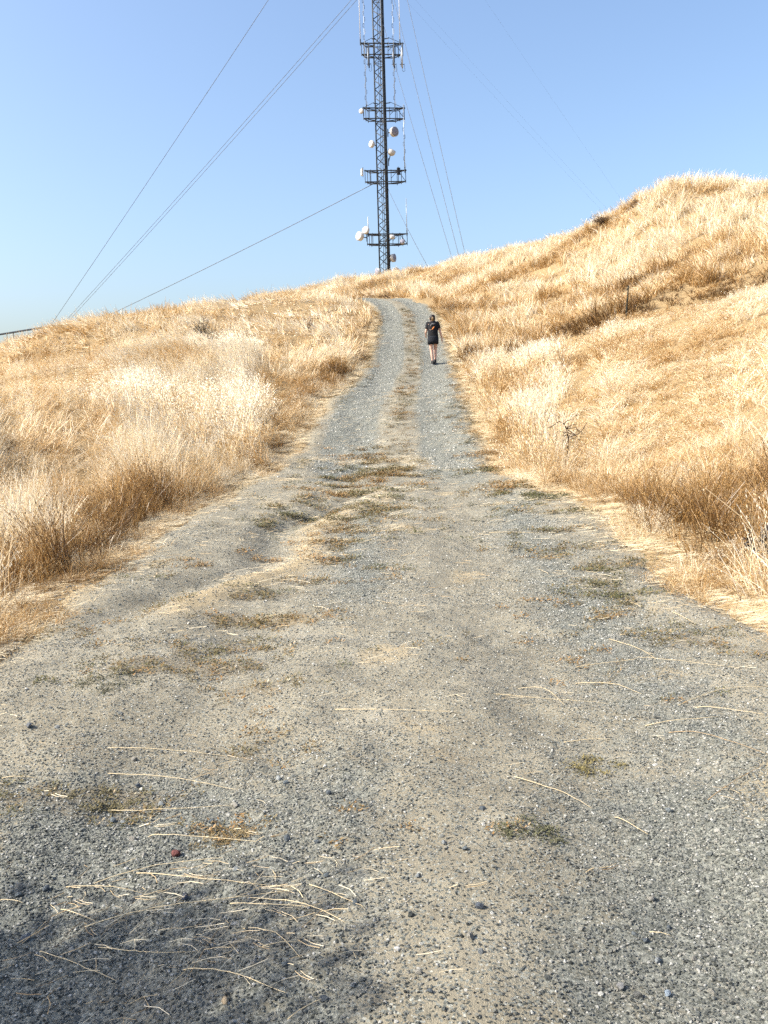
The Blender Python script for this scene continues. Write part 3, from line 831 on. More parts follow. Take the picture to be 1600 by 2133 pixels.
dish(-2.08, 31.85, -.95, (-.35, -.9, .05), .6, "small round dish at the left end of the second platform from the top", (-1.85, -.75, 31.8), M_WHITE, .3)

def whip(x, y, z0, z1, r, mat, label, lumps=0, tip=None, name="whip_antenna"):
    o = empty(name, W(x, z0, y)); L = z1 - z0
    MB().tube([(0, 0, 0), (0, 0, L)], [r, r * .8], 7).build("rod", mat, o, True)
    MB().tube([(0, 0, -.25), (0, 0, .35)], r + .02, 7).build("base_clamp", M_STEEL, o)
    for k in range(lumps):
        zz = (k + .6) * L / lumps; s = -1 if k % 2 else 1
        MB().tube([(0, 0, zz - .22), (s * .11, -.03, zz - .17), (s * .11, -.03, zz + .17), (0, 0, zz + .22)], .022, 5).build("dipole", M_BLACK if k % 3 else M_GALV, o)
    return tag(o, label, "antenna", "rod antennas on the mast")
whip(-1.98, -.75, 38.75, 45.5, .042, M_WHITE, "long white rod rising from the left end of the top platform")
whip(2.2, -.4, 38.75, 45.5, .042, M_WHITE, "long white rod rising from the right end of the top platform")
whip(-1.55, -.7, 32.3, 45.5, .03, M_GALV, "knobbly dark antenna string on the left between the two upper platforms", 22, name="dipole_array_antenna")
whip(1.5, -.45, 32.3, 45.5, .03, M_GALV, "knobbly dark antenna string on the right between the two upper platforms", 22, name="dipole_array_antenna")
whip(2.4, -.36, 25.9, 32.6, .045, M_GALV, "pale knobbly rod joining the right ends of the two middle platforms", 9, name="dipole_array_antenna")
whip(2.47, -.36, 19.3, 23.0, .04, M_GALV, "grey rod standing on the right end of the lowest platform")
whip(-1.73, -.72, 19.3, 21.1, .05, M_WHITE, "short white rod behind the dishes on the lowest platform")

def hanger(x, y, label):
    o = empty("hanging_antenna", W(x, 38.6, y))
    MB().tube([(0, 0, .1), (0, 0, -2.35)], .07, 7).build("tube", M_GALV if x > 2 else M_BLACK, o, True)
    MB().tube([(-.12, 0, -.4), (-.12, 0, -2.2)], .035, 6).build("rod", M_GALV, o, True)
    MB().tube([(-.26, 0, -1.98), (.22, 0, -1.98)], .035, 5).build("crossbar", M_BLACK, o)
    MB().tube([(0, 0, -2.3)] + [(.14 - .16 * math.cos(a), 0, -2.45 - .26 * math.sin(a)) for a in (0, .6, 1.2, 1.8, 2.5)] + [(.2, 0, -1.9)], .018, 5).build("feed_loop", M_BLACK, o, True)
    return tag(o, label, "antenna", "antennas hanging from the top platform")
hanger(-1.12, -.72, "dark antenna hanging below the left half of the top platform")
hanger(1.55, -.46, "dark antenna hanging below the right half of the top platform, nearer the mast")
hanger(2.4, -.36, "rightmost antenna hanging below the top platform with a cable loop")

def panel(x, y, z, rz, mat, label):
    o = empty("panel_antenna", W(x, z, y), rz)
    MB().box((0, 0, 0), (.34, .16, .72)).build("housing", mat, o)
    MB().box((0, -.095, 0), (.27, .03, .64)).build("cover", M_WHITE if mat is not M_BLACK else M_BLACK, o)
    MB().tube([(0, .1, -.5), (0, .1, .5)], .035, 6).build("mount_pipe", M_STEEL, o)
    return tag(o, label, "antenna", "panel antennas on the third platform")
panel(-2.2, -.8, 25.7, -1.2, M_WHITE, "white panel antenna at the left end of the third platform from the top")
panel(1.72, -.58, 25.75, .3, M_BLACK, "dark box antenna on the right half of the third platform from the top")

# ---------------------------------------------------------------- guy wires
ANCHORS = []
def guy(top, anchor, r, label, sag=.012):
    a, b = Vector(top), Vector(anchor); n = 24; L = (b - a).length; pts = []
    for k in range(n + 1):
        t = k / n; p = a.lerp(b, t); p.z -= 4 * sag * L * t * (1 - t) * .4; pts.append(p)
    o = empty("guy_wire", b)
    MB().tube([p - b for p in pts], r, 5).build("strand", M_WIRE, o, True)
    d = (pts[-2] - pts[-1]).normalized()
    MB().tube([d * .5, d * 1.1], r + .025, 6).build("turnbuckle", M_GALV, o)
    MB().box((0, 0, -.35), (.5, .5, .75)).build("anchor_block", M_CONC, o)
    return tag(o, label, "guy wire", "guy wires of the mast")
AL = Vector((-46.9, 122, 0)); AR = Vector((40.0, 122, 0))
for a in (AL, AR): a.z = float(ground_height(np.array([a.x]), np.array([a.y]))[0])
AL.z = max(AL.z, 11.0)
def legtop(k, z): return (MX + LEGS[k].x, MY + LEGS[k].y, z)
guy(legtop(0, 24.9), AL + Vector((.8, -.5, 0)), .036, "lowest guy wire running down to the left from the third platform")
guy(legtop(0, 45.0), AL, .024, "lower strand of the close pair of guy wires on the left")
guy(legtop(0, 45.6), AL + Vector((-.5, .2, 0)), .024, "upper strand of the close pair of guy wires on the left")
guy(legtop(0, 58.0), AL + Vector((-1.8, .8, 0)), .028, "steepest guy wire on the left, farthest from the mast")
guy(legtop(1, 45.6), AR, .0035, "lower strand of the faint pair of guy wires above the right hill")
guy(legtop(1, 46.8), AR + Vector((.9, .4, 0)), .0035, "upper strand of the faint pair of guy wires above the right hill")
guy(legtop(1, 58.4), AR + Vector((1.8, .8, 0)), .004, "single faint guy wire farthest right above the right hill")
for top, a, lab in ((24.3, (3.92, 62), "short guy wire from the third platform down to the right into the grass"), (41.0, (5.65, 62), "innermost of the three long guy wires right of the mast"),
                    (48.6, (6.13, 62), "middle one of the three long guy wires right of the mast"), (55.7, (6.57, 62), "outermost of the three long guy wires right of the mast")):
    z = max(10.2, float(ground_height(np.array([a[0]]), np.array([a[1]]))[0]) + .05)
    guy(legtop(2, top), (a[0], a[1], z), .021, lab)

# ---------------------------------------------------------------- railing on the far left, post in the swale
def railing():
    a, b = Vector((-24.5, 46.0, 5.02)), Vector((-16.2, 46.0, 6.10)); o = empty("railing", (-20, 46, surf1(-20, 46)))
    q = lambda p: Vector(p) - o.location
    MB().tube([q(a), q(b)], .05, 7).build("top_rail", M_STEEL, o)
    for x in (-24.2, -22.6, -21.2, -19.95, -19.60, -18.3, -17.0):
        t = (x - a.x) / (b.x - a.x); z = a.z + (b.z - a.z) * t
        MB().tube([q((x, 46, z)), q((x, 46, surf1(x, 46) - .1))], .025, 6).build("post", M_STEEL, o)
    return tag(o, "thin dark metal railing on the skyline at the far left", "railing")
railing()
def t_post():
    x, y = 8.94, 31.0; z = surf1(x, y); o = empty("fence_post", (x, y, z)); o.rotation_euler = (0, math.radians(4.5), .3); o.location.z += .12
    MB().box((0, 0, .5), (.042, .012, 1.3)).box((0, .022, .5), (.010, .032, 1.3)).build("stake", M_POST, o)
    for k in range(6): MB().box((0, -.012, .35 + k * .13), (.026, .014, .014)).build("stud", M_POST, o)
    MB().box((-.035, 0, 1.04), (.05, .03, .045)).build("wire_clip", M_POST, o)
    return tag(o, "thin dark green metal post standing alone in the grass on the right slope", "post")
t_post()

# ---------------------------------------------------------------- dark shrubs, dead twigs
def shrub(name, x, y, r, h, nstem, col, leafcol, label, seed, leaf=.03, nleaf=500, squash=1.0, cat="shrub"):
    rr = random.Random(seed); z = surf1(x, y); o = empty(name, (x, y, z))
    tm = plain(name + "_bark", col, .85, 0, .3, 30); lm = plain(name + "_leaf", leafcol, .8, 0, .4, 3)
    tips = []; st = MB()
    for i in range(nstem):
        a = rr.random() * 6.283; e = rr.uniform(.5, 1.3); p = Vector((0, 0, -.05)); pts = [p.copy()]; d = Vector((math.cos(a) * math.cos(e), math.sin(a) * math.cos(e) * squash, math.sin(e)))
        L = h * rr.uniform(.7, 1.15)
        for k in range(4):
            d = (d + Vector((rr.gauss(0, .25), rr.gauss(0, .25), rr.gauss(.05, .15)))).normalized(); p = p + d * L / 4; p.x = max(-r, min(r, p.x)); pts.append(p.copy())
            tips.append((pts[-2].copy(), p.copy()))
            if k > 0 and rr.random() < .8:
                q = p + Vector((rr.gauss(0, r * .25), rr.gauss(0, r * .2), abs(rr.gauss(0, h * .15)))); st.tube([p, q], [.006, .003], 4); tips.append((p.copy(), q))
        st.tube(pts, [.014, .011, .009, .006, .004], 5)
    st.build("branches", tm, o)
    V, F = [], []
    for i in range(nleaf):
        a, b = rr.choice(tips); p = a.lerp(b, rr.random()) + Vector((rr.gauss(0, r * .07), rr.gauss(0, r * .07), rr.gauss(0, h * .05)))
        u = Vector((rr.gauss(0, 1), rr.gauss(0, 1), rr.gauss(0, 1))).normalized() * leaf * rr.uniform(.6, 1.4); v = u.orthogonal().normalized() * leaf * .35; n = len(V)
        V += [p, p + u * .5 + v, p + u, p + u * .5 - v]; F.append((n, n + 1, n + 2, n + 3))
    lf = obj("foliage", mesh_from("foliage", V, F, lm), o)
    return tag(o, label, cat)
shrub("dry_bush", 11.9, 45.2, 1.1, .55, 26, (.08, .05, .03), (.13, .08, .04), "dark brown bush on the skyline of the right hill", 1, .07, 2600)
shrub("dry_bush", 13.3, 44.6, .8, .36, 14, (.09, .055, .03), (.20, .12, .055), "smaller brown bush right of the dark bush on the right hill", 2, .06, 1300)
shrub("dead_shrub", -6.4, 31.2, .4, .72, 18, (.05, .04, .03), (.10, .085, .05), "dark round dead shrub alone in the pale grass on the left hill", 3, .035, 900)
shrub("dead_shrub", -2.84, 34.0, .55, .62, 12, (.10, .05, .025), (.22, .11, .05), "reddish curled dead weed on the left slope near the bend of the road", 4, .03, 260)
shrub("dead_shrub", 3.28, 6.95, .22, .36, 18, (.03, .022, .018), (.035, .026, .022), "blackish dead shrub sunk in the tall grass at the right edge", 5, .03, 1500)
shrub("dead_shrub", 3.2, 6.2, .25, .28, 14, (.04, .025, .015), (.06, .04, .02), "dark brown tangle at the foot of the grass below the blackish shrub", 6, .025, 600)

def dead_branch():
    x, y = 3.30, 15.0; z = surf1(x, y) + .10; o = empty("dead_branch", (x, y, z)); s = .0088; X0_, Y0_ = 795., 660.
    P = lambda px, py, d=0.0: Vector(((px - X0_) * s * .125, d, .30 + (Y0_ - py) * s * .125))
    MB().tube([P(785, 1250, .05), P(790, 1000, .03), P(815, 660), P(785, 500), P(730, 410, -.03), P(655, 375, -.05), P(590, 410, -.06), P(520, 460, -.08), P(430, 465, -.1)], [.013, .012, .012, .011, .010, .009, .008, .007, .005], 6).build("main_stem", M_TWIG, o, True)
    for pts in ([(745, 410), (790, 370), (855, 345)], [(785, 500), (850, 440), (940, 425)], [(785, 500), (860, 490), (940, 478)], [(800, 560), (740, 565), (700, 540), (640, 530)], [(800, 600), (740, 610), (715, 605)],
                [(810, 640), (960, 590), (1020, 540), (1070, 450), (1105, 400)], [(805, 560), (850, 580), (930, 600)], [(1000, 560), (960, 520), (930, 500)], [(790, 500), (797, 470), (800, 440)], [(805, 520), (870, 560), (960, 640), (990, 700)]):
        MB().tube([P(*q, -.02 * i) for i, q in enumerate(pts)], [.009] + [.007] * (len(pts) - 2) + [.005], 5).build("twig", M_TWIG, o, True)
    return tag(o, "dead brown branch with bare forked twigs sticking out of the right bank", "branch")
dead_branch()

# ---------------------------------------------------------------- stones and straw stalks lying on the road
STONES = [(-0.742,2.696,0.018),(-0.643,2.394,0.015),(0.003,2.025,0.009),(-0.424,1.891,0.013),(0.553,1.905,0.014),(0.588,1.873,0.014),(0.662,1.884,0.011),(0.055,1.918,0.011),(-0.211,2.436,0.009),(-0.507,2.518,0.012),(-0.357,2.653,0.015),(-0.93,2.815,0.014),(-1.044,2.962,0.016),(-1.004,2.945,0.011),(-1.116,2.508,0.014),(-1.202,2.511,0.011),(-1.187,2.468,0.012),(-1.083,2.278,0.018),(0.24,2.204,0.014),(0.759,2.304,0.013),(0.987,2.828,0.014),(0.683,2.02,0.011),(0.677,2.101,0.01),(0.197,2.054,0.014),(0.228,2.524,0.011),(0.166,2.58,0.011),(0.322,2.832,0.012),(-0.851,2.687,0.011),(-0.414,3.115,0.013),(-0.448,3.162,0.013),(-0.235,2.983,0.014),(-0.591,2.992,0.013),(-0.659,2.879,0.012),(-0.892,3.066,0.013),(-1.032,3.239,0.016),(-1.109,3.463,0.015),(-1.698,3.786,0.02),(-1.565,3.79,0.014),(0.764,2.171,0.009),(1.187,2.687,0.008),(0.652,2.125,0.008),(0.216,1.995,0.01),(0.077,1.84,0.009),(0.781,2.028,0.009),(-0.115,2.26,0.011),(-0.109,1.882,0.008),(-0.178,1.849,0.012),(-0.371,2.018,0.011),(-0.286,1.987,0.01),(0.071,2.377,0.01),(-0.255,2.629,0.011),(-0.321,2.491,0.008)]
STONE_LOOK = {0: ((.20, .075, .065), "dull red stone lying on the gravel left of the centre"), 1: ((.085, .10, .135), "dark blue stone at the edge of the shade beside the crossing straws"), 2: ((.66, .64, .60), "small bright white stone near the bottom centre"),
    3: ((.46, .36, .24), "tan rounded stone at the bottom below the shaded straws"), 4: ((.34, .33, .31), "upright pale grey stone near the bottom right"), 5: ((.13, .13, .12), "dark pointed stone right beside the upright pale stone"),
    6: ((.30, .36, .42), "bluish oval stone lowest on the right of the road"), 17: ((.17, .19, .21), "flat dark stone at the left frame edge above the deep shade"), 18: ((.10, .115, .135), "dark blue-grey stone right of the bottom centre"), 36: ((.16, .17, .18), "dark stone standing at the left frame edge among brown weeds")}
stone_base = [rock_mesh("stone", 500 + k, None, 2, .75) for k in range(6)]
def stone_material(col, k):
    q = N("stone_surface_%d" % k); v = q.coords(); f = q.noise(55, 5, .65, v)
    return q.principled(q.ramp(f, [(.3, tuple(c * .7 for c in col)), (.7, tuple(min(1, c * 1.25) for c in col))]), .85, 0, f, .004, .25)
GREYS = [stone_material(c, 100 + i) for i, c in enumerate([(.16, .18, .185), (.27, .285, .28), (.11, .125, .135), (.30, .28, .24)])]
LANDMARKS = {0: "dull red stone", 1: "dark blue stone by the crossing straws", 2: "bright white stone", 3: "tan rounded stone", 4: "upright pale stone", 6: "bluish oval stone", 17: "flat dark stone at the left edge", 18: "dark blue-grey stone", 36: "dark stone among brown weeds"}
ORD = ["nearest", "second nearest", "third nearest", "fourth nearest", "fifth nearest", "sixth nearest", "seventh nearest", "eighth nearest"]
def relate(items, noun):
    """items: key -> (word, x, y); a label for each, told by the closest stone that stands out"""
    rel = {}
    for key, (word, x, y) in items.items():
        lm = min(LANDMARKS, key=lambda q: (STONES[q][0] - x) ** 2 + (STONES[q][1] - y) ** 2)
        dx, dy = x - STONES[lm][0], y - STONES[lm][1]
        side = ("right of" if dx > 0 else "left of") if abs(dx) > abs(dy) * .8 else ("beyond" if dy > 0 else "in front of")
        rel.setdefault((word, side, lm), []).append((math.hypot(dx, dy), key))
    out = {}
    for (word, side, lm), l in rel.items():
        for i, (d, key) in enumerate(sorted(l)):
            out[key] = ("%s %s %s the %s" % (word, noun, side, LANDMARKS[lm])) if len(l) == 1 else ("%s %s %s %s the %s" % (ORD[i], word, noun, side, LANDMARKS[lm]))
    return out
STONE_LABEL = relate({k: (["mid-grey", "light grey", "dark grey", "beige"][k % 4] + " angular", x, y) for k, (x, y, r) in enumerate(STONES) if k not in STONE_LOOK}, "stone")
for k, (x, y, r) in enumerate(STONES):
    mt = stone_material(STONE_LOOK[k][0], k) if k in STONE_LOOK else GREYS[k % 4]
    me = stone_base[k % 6].copy(); me.materials.clear(); me.materials.append(mt)
    o = obj("stone", me); o.location = (x, y, surf1(x, y) + r * .42); o.scale = (r, r * .9, r); o.rotation_euler = (.2 * math.sin(k * 3), .2 * math.cos(k * 5), k * 1.7)
    tag(o, STONE_LOOK[k][1] if k in STONE_LOOK else STONE_LABEL[k], "stone", "loose stones on the gravel road")
STRAWS = [[(-0.94,2.32),(-0.76,2.35),(-0.57,2.34),(-0.29,2.35)],[(-0.85,2.59),(-0.56,2.46),(-0.33,2.36)],[(-0.44,2.34),(-0.26,2.27),(-0.14,2.17)],[(-1.04,2.43),(-0.9,2.35)],[(-1.02,2.22),(-0.88,2.14),(-0.75,2.07)],[(-0.87,2.22),(-0.73,2.17),(-0.66,2.14),(-0.54,2.13)],[(-0.57,2.06),(-0.43,1.99),(-0.27,1.87)],[(-0.5,2.22),(-0.53,2.09),(-0.56,1.96)],[(-1.19,3.32),(-0.91,3.25),(-0.59,3.12)],[(-1.1,3.05),(-0.94,3.0),(-0.59,3.0)],[(-0.98,2.55),(-0.79,2.61),(-0.55,2.63)],[(-1.06,2.53),(-0.93,2.52),(-0.79,2.48)],[(-1.23,2.44),(-1.15,2.43)],[(-0.88,2.83),(-0.77,2.77),(-0.38,2.65)],[(-0.26,2.39),(-0.11,2.25),(-0.09,2.21)],[(-1.25,3.55),(-0.98,3.52),(-0.7,3.47)],[(-1.6,3.28),(-1.44,3.25)],[(-0.43,2.19),(-0.33,2.13),(-0.25,2.01)],[(-0.49,2.32),(-0.33,2.28),(-0.25,2.26)],[(-0.36,2.08),(-0.26,2.09)],[(1.22,3.51),(1.34,3.42),(1.49,3.16)],[(0.48,3.12),(0.64,2.99),(0.73,2.89)],[(0.79,2.83),(0.86,2.66)],[(0.76,3.51),(0.98,3.52)],[(0.7,2.14),(0.76,2.13)],[(1.06,4.57),(1.36,4.58),(1.46,4.55),(1.88,4.28)],[(1.0,4.33),(1.17,4.23),(1.26,4.03)],[(1.36,3.8),(1.62,3.94),(1.84,3.94)],[(1.43,3.77),(1.52,3.7),(1.67,3.58)],[(1.15,3.62),(1.47,3.59)],[(1.14,2.86),(1.43,3.07)],[(1.14,9.07),(1.63,8.75)],[(0.67,4.25),(0.81,4.21),(0.86,3.96)],[(0.51,4.07),(0.76,4.01),(1.1,3.96)],[(-0.26,3.86),(0.33,3.75)],[(1.46,5.12),(1.92,5.16)],[(1.46,5.75),(1.77,5.77)],[(1.93,5.54),(1.98,5.23)],[(-0.26,1.8),(-0.17,1.85)],[(1.37,5.04),(1.48,4.8),(1.52,4.61)]]
STRAW_LOOK = {0: "longest straw lying across the shade at lower left, arched", 1: "long straw curving down to the right just above the shade", 2: "straw bending down rightward, crossing the end of the longest straw", 4: "thin straw slanting down to the right inside the deep shade",
    6: "thick yellow straw lowest of all in the shaded corner", 7: "dark thin straw leaning steeply across the shaded corner", 20: "brown bent stalk at the right edge of the road pointing down right", 25: "long wavy straw lying across the right verge"}
def straw_word(k, l):
    n = sum(math.dist(a, b) for a, b in zip(l, l[1:])); return ("brown " if k in (7, 20, 30) else "pale ") + ("short" if n < .2 else "long" if n > .45 else "thin")
STRAW_LABEL = relate({k: (straw_word(k, l), (l[0][0] + l[-1][0]) / 2, (l[0][1] + l[-1][1]) / 2) for k, l in enumerate(STRAWS) if k not in STRAW_LOOK}, "straw stalk")
for k, line in enumerate(STRAWS):
    pts = []; n = 14
    cp = _spline([tuple(p) for p in line], 6); cp = np.vstack([cp, line[-1]])
    zr = surface(cp[:, 0], cp[:, 1]); L = len(cp); rr = random.Random(900 + k)
    tt = np.linspace(0, 1, L); zz = np.polyval(np.polyfit(tt, zr, 1), tt); zz = zz + .55 * np.max(zr - zz)
    for i in range(L):
        lift = .002 + .008 * math.sin(math.pi * i / (L - 1)) * rr.uniform(.6, 1.2)
        pts.append((cp[i, 0], cp[i, 1], zz[i] + lift))
    base = Vector(pts[0]); w = np.interp(line[0][1], [2, 9], [.0013, .0025]) * (1.35 if k in (0, 2, 6) else .85 if k in (7, 14) else 1.0)
    mat = M_STRAWB if k in (7, 20, 30) else M_STRAW
    o = empty("straw_stalk", base)
    sm = MB().tube([Vector(p) - base for p in pts], [w * (1 - .55 * i / (L - 1)) for i in range(L)], 5).build("stem", mat, o, True)
    for j in (L // 3, 2 * L // 3):
        p = Vector(pts[j]) - base; q = Vector(pts[j + 1]) - base; MB().tube([p, p.lerp(q, .12)], w * 1.5, 5).build("node", mat, o)
    tag(o, STRAW_LOOK.get(k) or STRAW_LABEL[k], "straw stalk", "single straw stalks on the road")

# green tufts that stand out on the road
for k, (x, y, r, cs, lab) in enumerate([(-1.2, 9.9, .42, (.075, .08, .038), "long dark green weed patch on the road left of the centre"), (.85, 3.25, .13, (.16, .13, .05), "small olive weed tuft fading to brown on the right of the road"),
        (-1.5, 4.35, .2, (.08, .078, .04), "dark green weed mat near the left frame edge"), (.47, 2.68, .1, (.085, .082, .04), "small flat green weed right of the bottom centre"), (-1.1, 3.1, .16, (.12, .10, .045), "brownish green weed tuft above the white stones at left"),
        (-.6, 2.76, .1, (.15, .11, .05), "small dry weed tuft among straws near the dull red stone")]):
    rr = random.Random(700 + k); V, F = [], []; o = empty("weed_tuft", (x, y, surf1(x, y))); n_ = int(3600 * r + 200)
    for i in range(n_):
        if i % 45 == 0: a = rr.random() * 6.283; d = r * rr.random() ** .6; sx_, sy_ = d * math.cos(a), d * math.sin(a) * (2.2 if k == 0 else .75)
        px, py = sx_ + rr.gauss(0, .014 + .05 * r), sy_ + rr.gauss(0, .012 + .05 * r)
        V0 = Vector((px, py, 0)); t = rr.random() * 6.283; e = rr.uniform(.05, .7); l = rr.uniform(.007, .019); u = Vector((math.cos(t) * math.cos(e), math.sin(t) * math.cos(e), math.sin(e))) * l; v = Vector((-math.sin(t), math.cos(t), 0)) * l * .17
        V.append((V0, u, v))
    zz = surface(np.array([x + a[0].x for a in V]), np.array([y + a[0].y for a in V])) - o.location.z
    VV = []
    for (p, u, v), z in zip(V, zz):
        p = p + Vector((0, 0, float(z) + rr.random() * .006)); n = len(VV); VV += [p, p + u * .5 + v, p + u, p + u * .5 - v]; F.append((n, n + 1, n + 2, n + 3))
    obj("leaves", mesh_from("leaves", VV, F, plain("weed_leaf_%d" % k, cs, .75, 0, .45, 25)), o)
    tag(o, lab, "weed", "weed tufts on the road")

# ---------------------------------------------------------------- the walker
def skin_material():
    q = N("skin"); v = q.coords(); f = q.noise(20, 3, .5, v)
    return q.principled(q.ramp(f, [(.3, (.52, .31, .23)), (.7, (.60, .38, .29))]), .55, 0, None, 0, .3)
def make_person():
    px, py = 1.85, 29.4; z = surf1(px, py)
    root = empty("person", (px, py, z), math.radians(2)); tag(root, "person in black shirt, black shorts and dark shoes walking uphill away", "person")
    sk = skin_material(); black = plain("black_jersey", (.008, .008, .010), .85, 0, .3, 30); navy = plain("dark_shorts_cloth", (.009, .011, .016), .85, 0, .3, 30); hairm = plain("dark_hair", (.016, .011, .008), .5, 0, .4, 60); shoe = plain("black_shoe", (.015, .014, .015), .6, 0, .3, 20)
    sole = plain("grey_sole", (.25, .25, .25), .7)
    # skeleton: x right, y forward (uphill), z up
    slope = .20
    J = {"pelvis": ((0, 0, .93), .125), "belly": ((0, .01, 1.06), .125), "chest": ((0, .03, 1.25), .14), "upper": ((0, .05, 1.37), .11), "neck": ((0, .07, 1.455), .055), "skull": ((0, .10, 1.53), .085), "crown": ((0, .11, 1.62), .07), "face": ((0, .165, 1.54), .055),
         "hipL": ((-.095, 0, .88), .095), "kneeL": ((-.06, .015, .475), .058), "calfL": ((-.052, -.015, .33), .054), "ankL": ((-.035, -.04, .085), .034), "toeL": ((-.045, .10, .045), .03),
         "hipR": ((.095, .02, .88), .095), "kneeR": ((.085, .14, .50), .058), "calfR": ((.078, .10, .36), .054), "ankR": ((.07, .07, .115), .034), "toeR": ((.09, .21, .085), .03),
         "shL": ((-.165, .05, 1.365), .062), "elL": ((-.235, .06, 1.10), .042), "wrL": ((-.225, .26, .98), .028), "paL": ((-.215, .33, .965), .03),
         "shR": ((.165, .05, 1.365), .062), "elR": ((.255, .03, 1.10), .042), "wrR": ((.315, .08, .87), .028), "paR": ((.325, .10, .80), .03)}
    E_ = [("pelvis", "belly"), ("belly", "chest"), ("chest", "upper"), ("upper", "neck"), ("neck", "skull"), ("skull", "crown"), ("skull", "face"), ("pelvis", "hipL"), ("hipL", "kneeL"), ("kneeL", "calfL"), ("calfL", "ankL"), ("ankL", "toeL"),
          ("pelvis", "hipR"), ("hipR", "kneeR"), ("kneeR", "calfR"), ("calfR", "ankR"), ("ankR", "toeR"), ("upper", "shL"), ("shL", "elL"), ("elL", "wrL"), ("wrL", "paL"), ("upper", "shR"), ("shR", "elR"), ("elR", "wrR"), ("wrR", "paR")]
    def fingers(side, base, d, spread, down):
        d = Vector(d); sp = Vector(spread); dn = Vector(down); b = Vector(base)
        for i, (o_, ln) in enumerate(((-.028, .072), (-.009, .08), (.010, .074), (.028, .058))):
            a = b + sp * o_ + d * .028; m1 = a + d * ln * .5 + dn * .008; m2 = m1 + d * ln * .35 + dn * .022
            for nm, q, r in (("a", a, .0095), ("b", m1, .0085), ("c", m2, .0075)): J[side + str(i) + nm] = (tuple(q), r)
            E_.extend([("pa" + side, side + str(i) + "a"), (side + str(i) + "a", side + str(i) + "b"), (side + str(i) + "b", side + str(i) + "c")])
        t1 = b - sp * .04 - d * .005 + dn * .012; t2 = t1 + d * .035 - sp * .006 + dn * .012
        J[side + "Ta"] = (tuple(t1), .0105); J[side + "Tb"] = (tuple(t2), .009); E_.extend([("pa" + side, side + "Ta"), (side + "Ta", side + "Tb")])
    fingers("L", J["paL"][0], (.03, .98, -.15), (0, -.15, -.98), (1, 0, 0))
    fingers("R", J["paR"][0], (.12, .22, -.97), (0, -1, -.2), (-1, 0, 0))
    names = list(J); ix = {n: i for i, n in enumerate(names)}
    me = bpy.data.meshes.new("body"); me.from_pydata([J[n][0] for n in names], [(ix[a], ix[b]) for a, b in E_], []); me.materials.append(sk)
    body = obj("body", me, root); md = body.modifiers.new("skin", 'SKIN'); md.use_smooth_shade = True
    for n in names: me.skin_vertices[0].data[ix[n]].radius = (J[n][1], J[n][1])
    me.skin_vertices[0].data[ix["pelvis"]].use_root = True
    ss = body.modifiers.new("round", 'SUBSURF'); ss.levels = 2; ss.render_levels = 2
    # shirt: torso with short sleeves
    sh = MB(); sh.loft([((0, .005, .90), .185, .135), ((0, .005, .98), .18, .132), ((0, .01, 1.08), .172, .128), ((0, .025, 1.2), .182, .138), ((0, .04, 1.31), .198, .142), ((0, .05, 1.39), .195, .125), ((0, .058, 1.435), .15, .10), ((0, .065, 1.46), .085, .078), ((0, .068, 1.475), .07, .066)], 28)
    for s, el in ((-1, J["elL"][0]), (1, J["elR"][0])):
        a = Vector((s * .135, .05, 1.385)); b = Vector(el); d = (b - a).normalized(); u = d.orthogonal().normalized(); v = d.cross(u)
        sh.loft([(a + d * t, u * r, v * r) for t, r in ((-.05, .06), (0, .092), (.06, .09), (.12, .08), (.18, .074), (.2, .074))], 16)
    shirt = sh.build("shirt", black, root, True)
    pt = MB()   # pale curved line and orange stroke on the back
    back = lambda x, z: Vector((x, .03 - .139 * math.sqrt(max(.05, 1 - (x / .19) ** 2)) - .004, z))
    MB().tube([back(-.075, 1.27), back(-.082, 1.31), back(-.06, 1.345), back(-.02, 1.36), back(.03, 1.352), back(.075, 1.362)], .008, 5).build("back_line", plain("grey_print", (.30, .30, .31), .7), shirt, True)
    MB().tube([back(-.045, 1.16), back(-.01, 1.20), back(.03, 1.245), back(.05, 1.262)], [.008, .016, .016, .006], 8).build("back_stroke", plain("orange_print", (.75, .26, .07), .7), shirt, True)
    MB().tube([back(-.115, 1.17), back(-.085, 1.15)], .008, 5).build("back_line", plain("pale_print", (.45, .36, .30), .7), shirt)
    so = MB(); so.loft([((0, 0, .70), .19, .14), ((0, 0, .80), .196, .146), ((0, 0, .90), .188, .14), ((0, 0, .97), .17, .125)], 28)
    for hp, kn in (("hipL", "kneeL"), ("hipR", "kneeR")):
        a, b = Vector(J[hp][0]), Vector(J[kn][0]); so.loft([(a.lerp(b, t) , r, r) for t, r in ((.1, .1), (.35, .108), (.52, .112))], 18)
    so.build("shorts", navy, root, True)
    for s in ("L", "R"):
        a, t = Vector(J["ank" + s][0]), Vector(J["toe" + s][0]); g = t.z - .045
        f = MB(); hl = a + Vector((0, -.055, 0)); hl.z = g
        f.loft([((hl.x, hl.y - .0, g + .012), .034, .02), ((hl.x, (hl.y + t.y) / 2 + .02, g + .012), .047, .15), ((hl.x, (hl.y + t.y) / 2 + .02, g + .05), .045, .145), ((a.x, a.y + .03, g + .085), .042, .09), ((a.x, a.y, g + .125), .042, .046)][1:], 18)
        so_ = f.build("shoe", shoe, root, True)
        MB().loft([((hl.x, (hl.y + t.y) / 2 + .02, g - .012), .047, .15), ((hl.x, (hl.y + t.y) / 2 + .02, g + .011), .05, .153)], 18).build("sole", sole, so_)
    ha = MB(); ha.lathe([(.02, .135), (.06, .122), (.09, .085), (.1, .03), (.098, -.03), (.085, -.085), (.06, -.12)], (0, -.12, 1), (0, .085, 1.55), 22)
    hair = ha.build("hair", hairm, root, True)
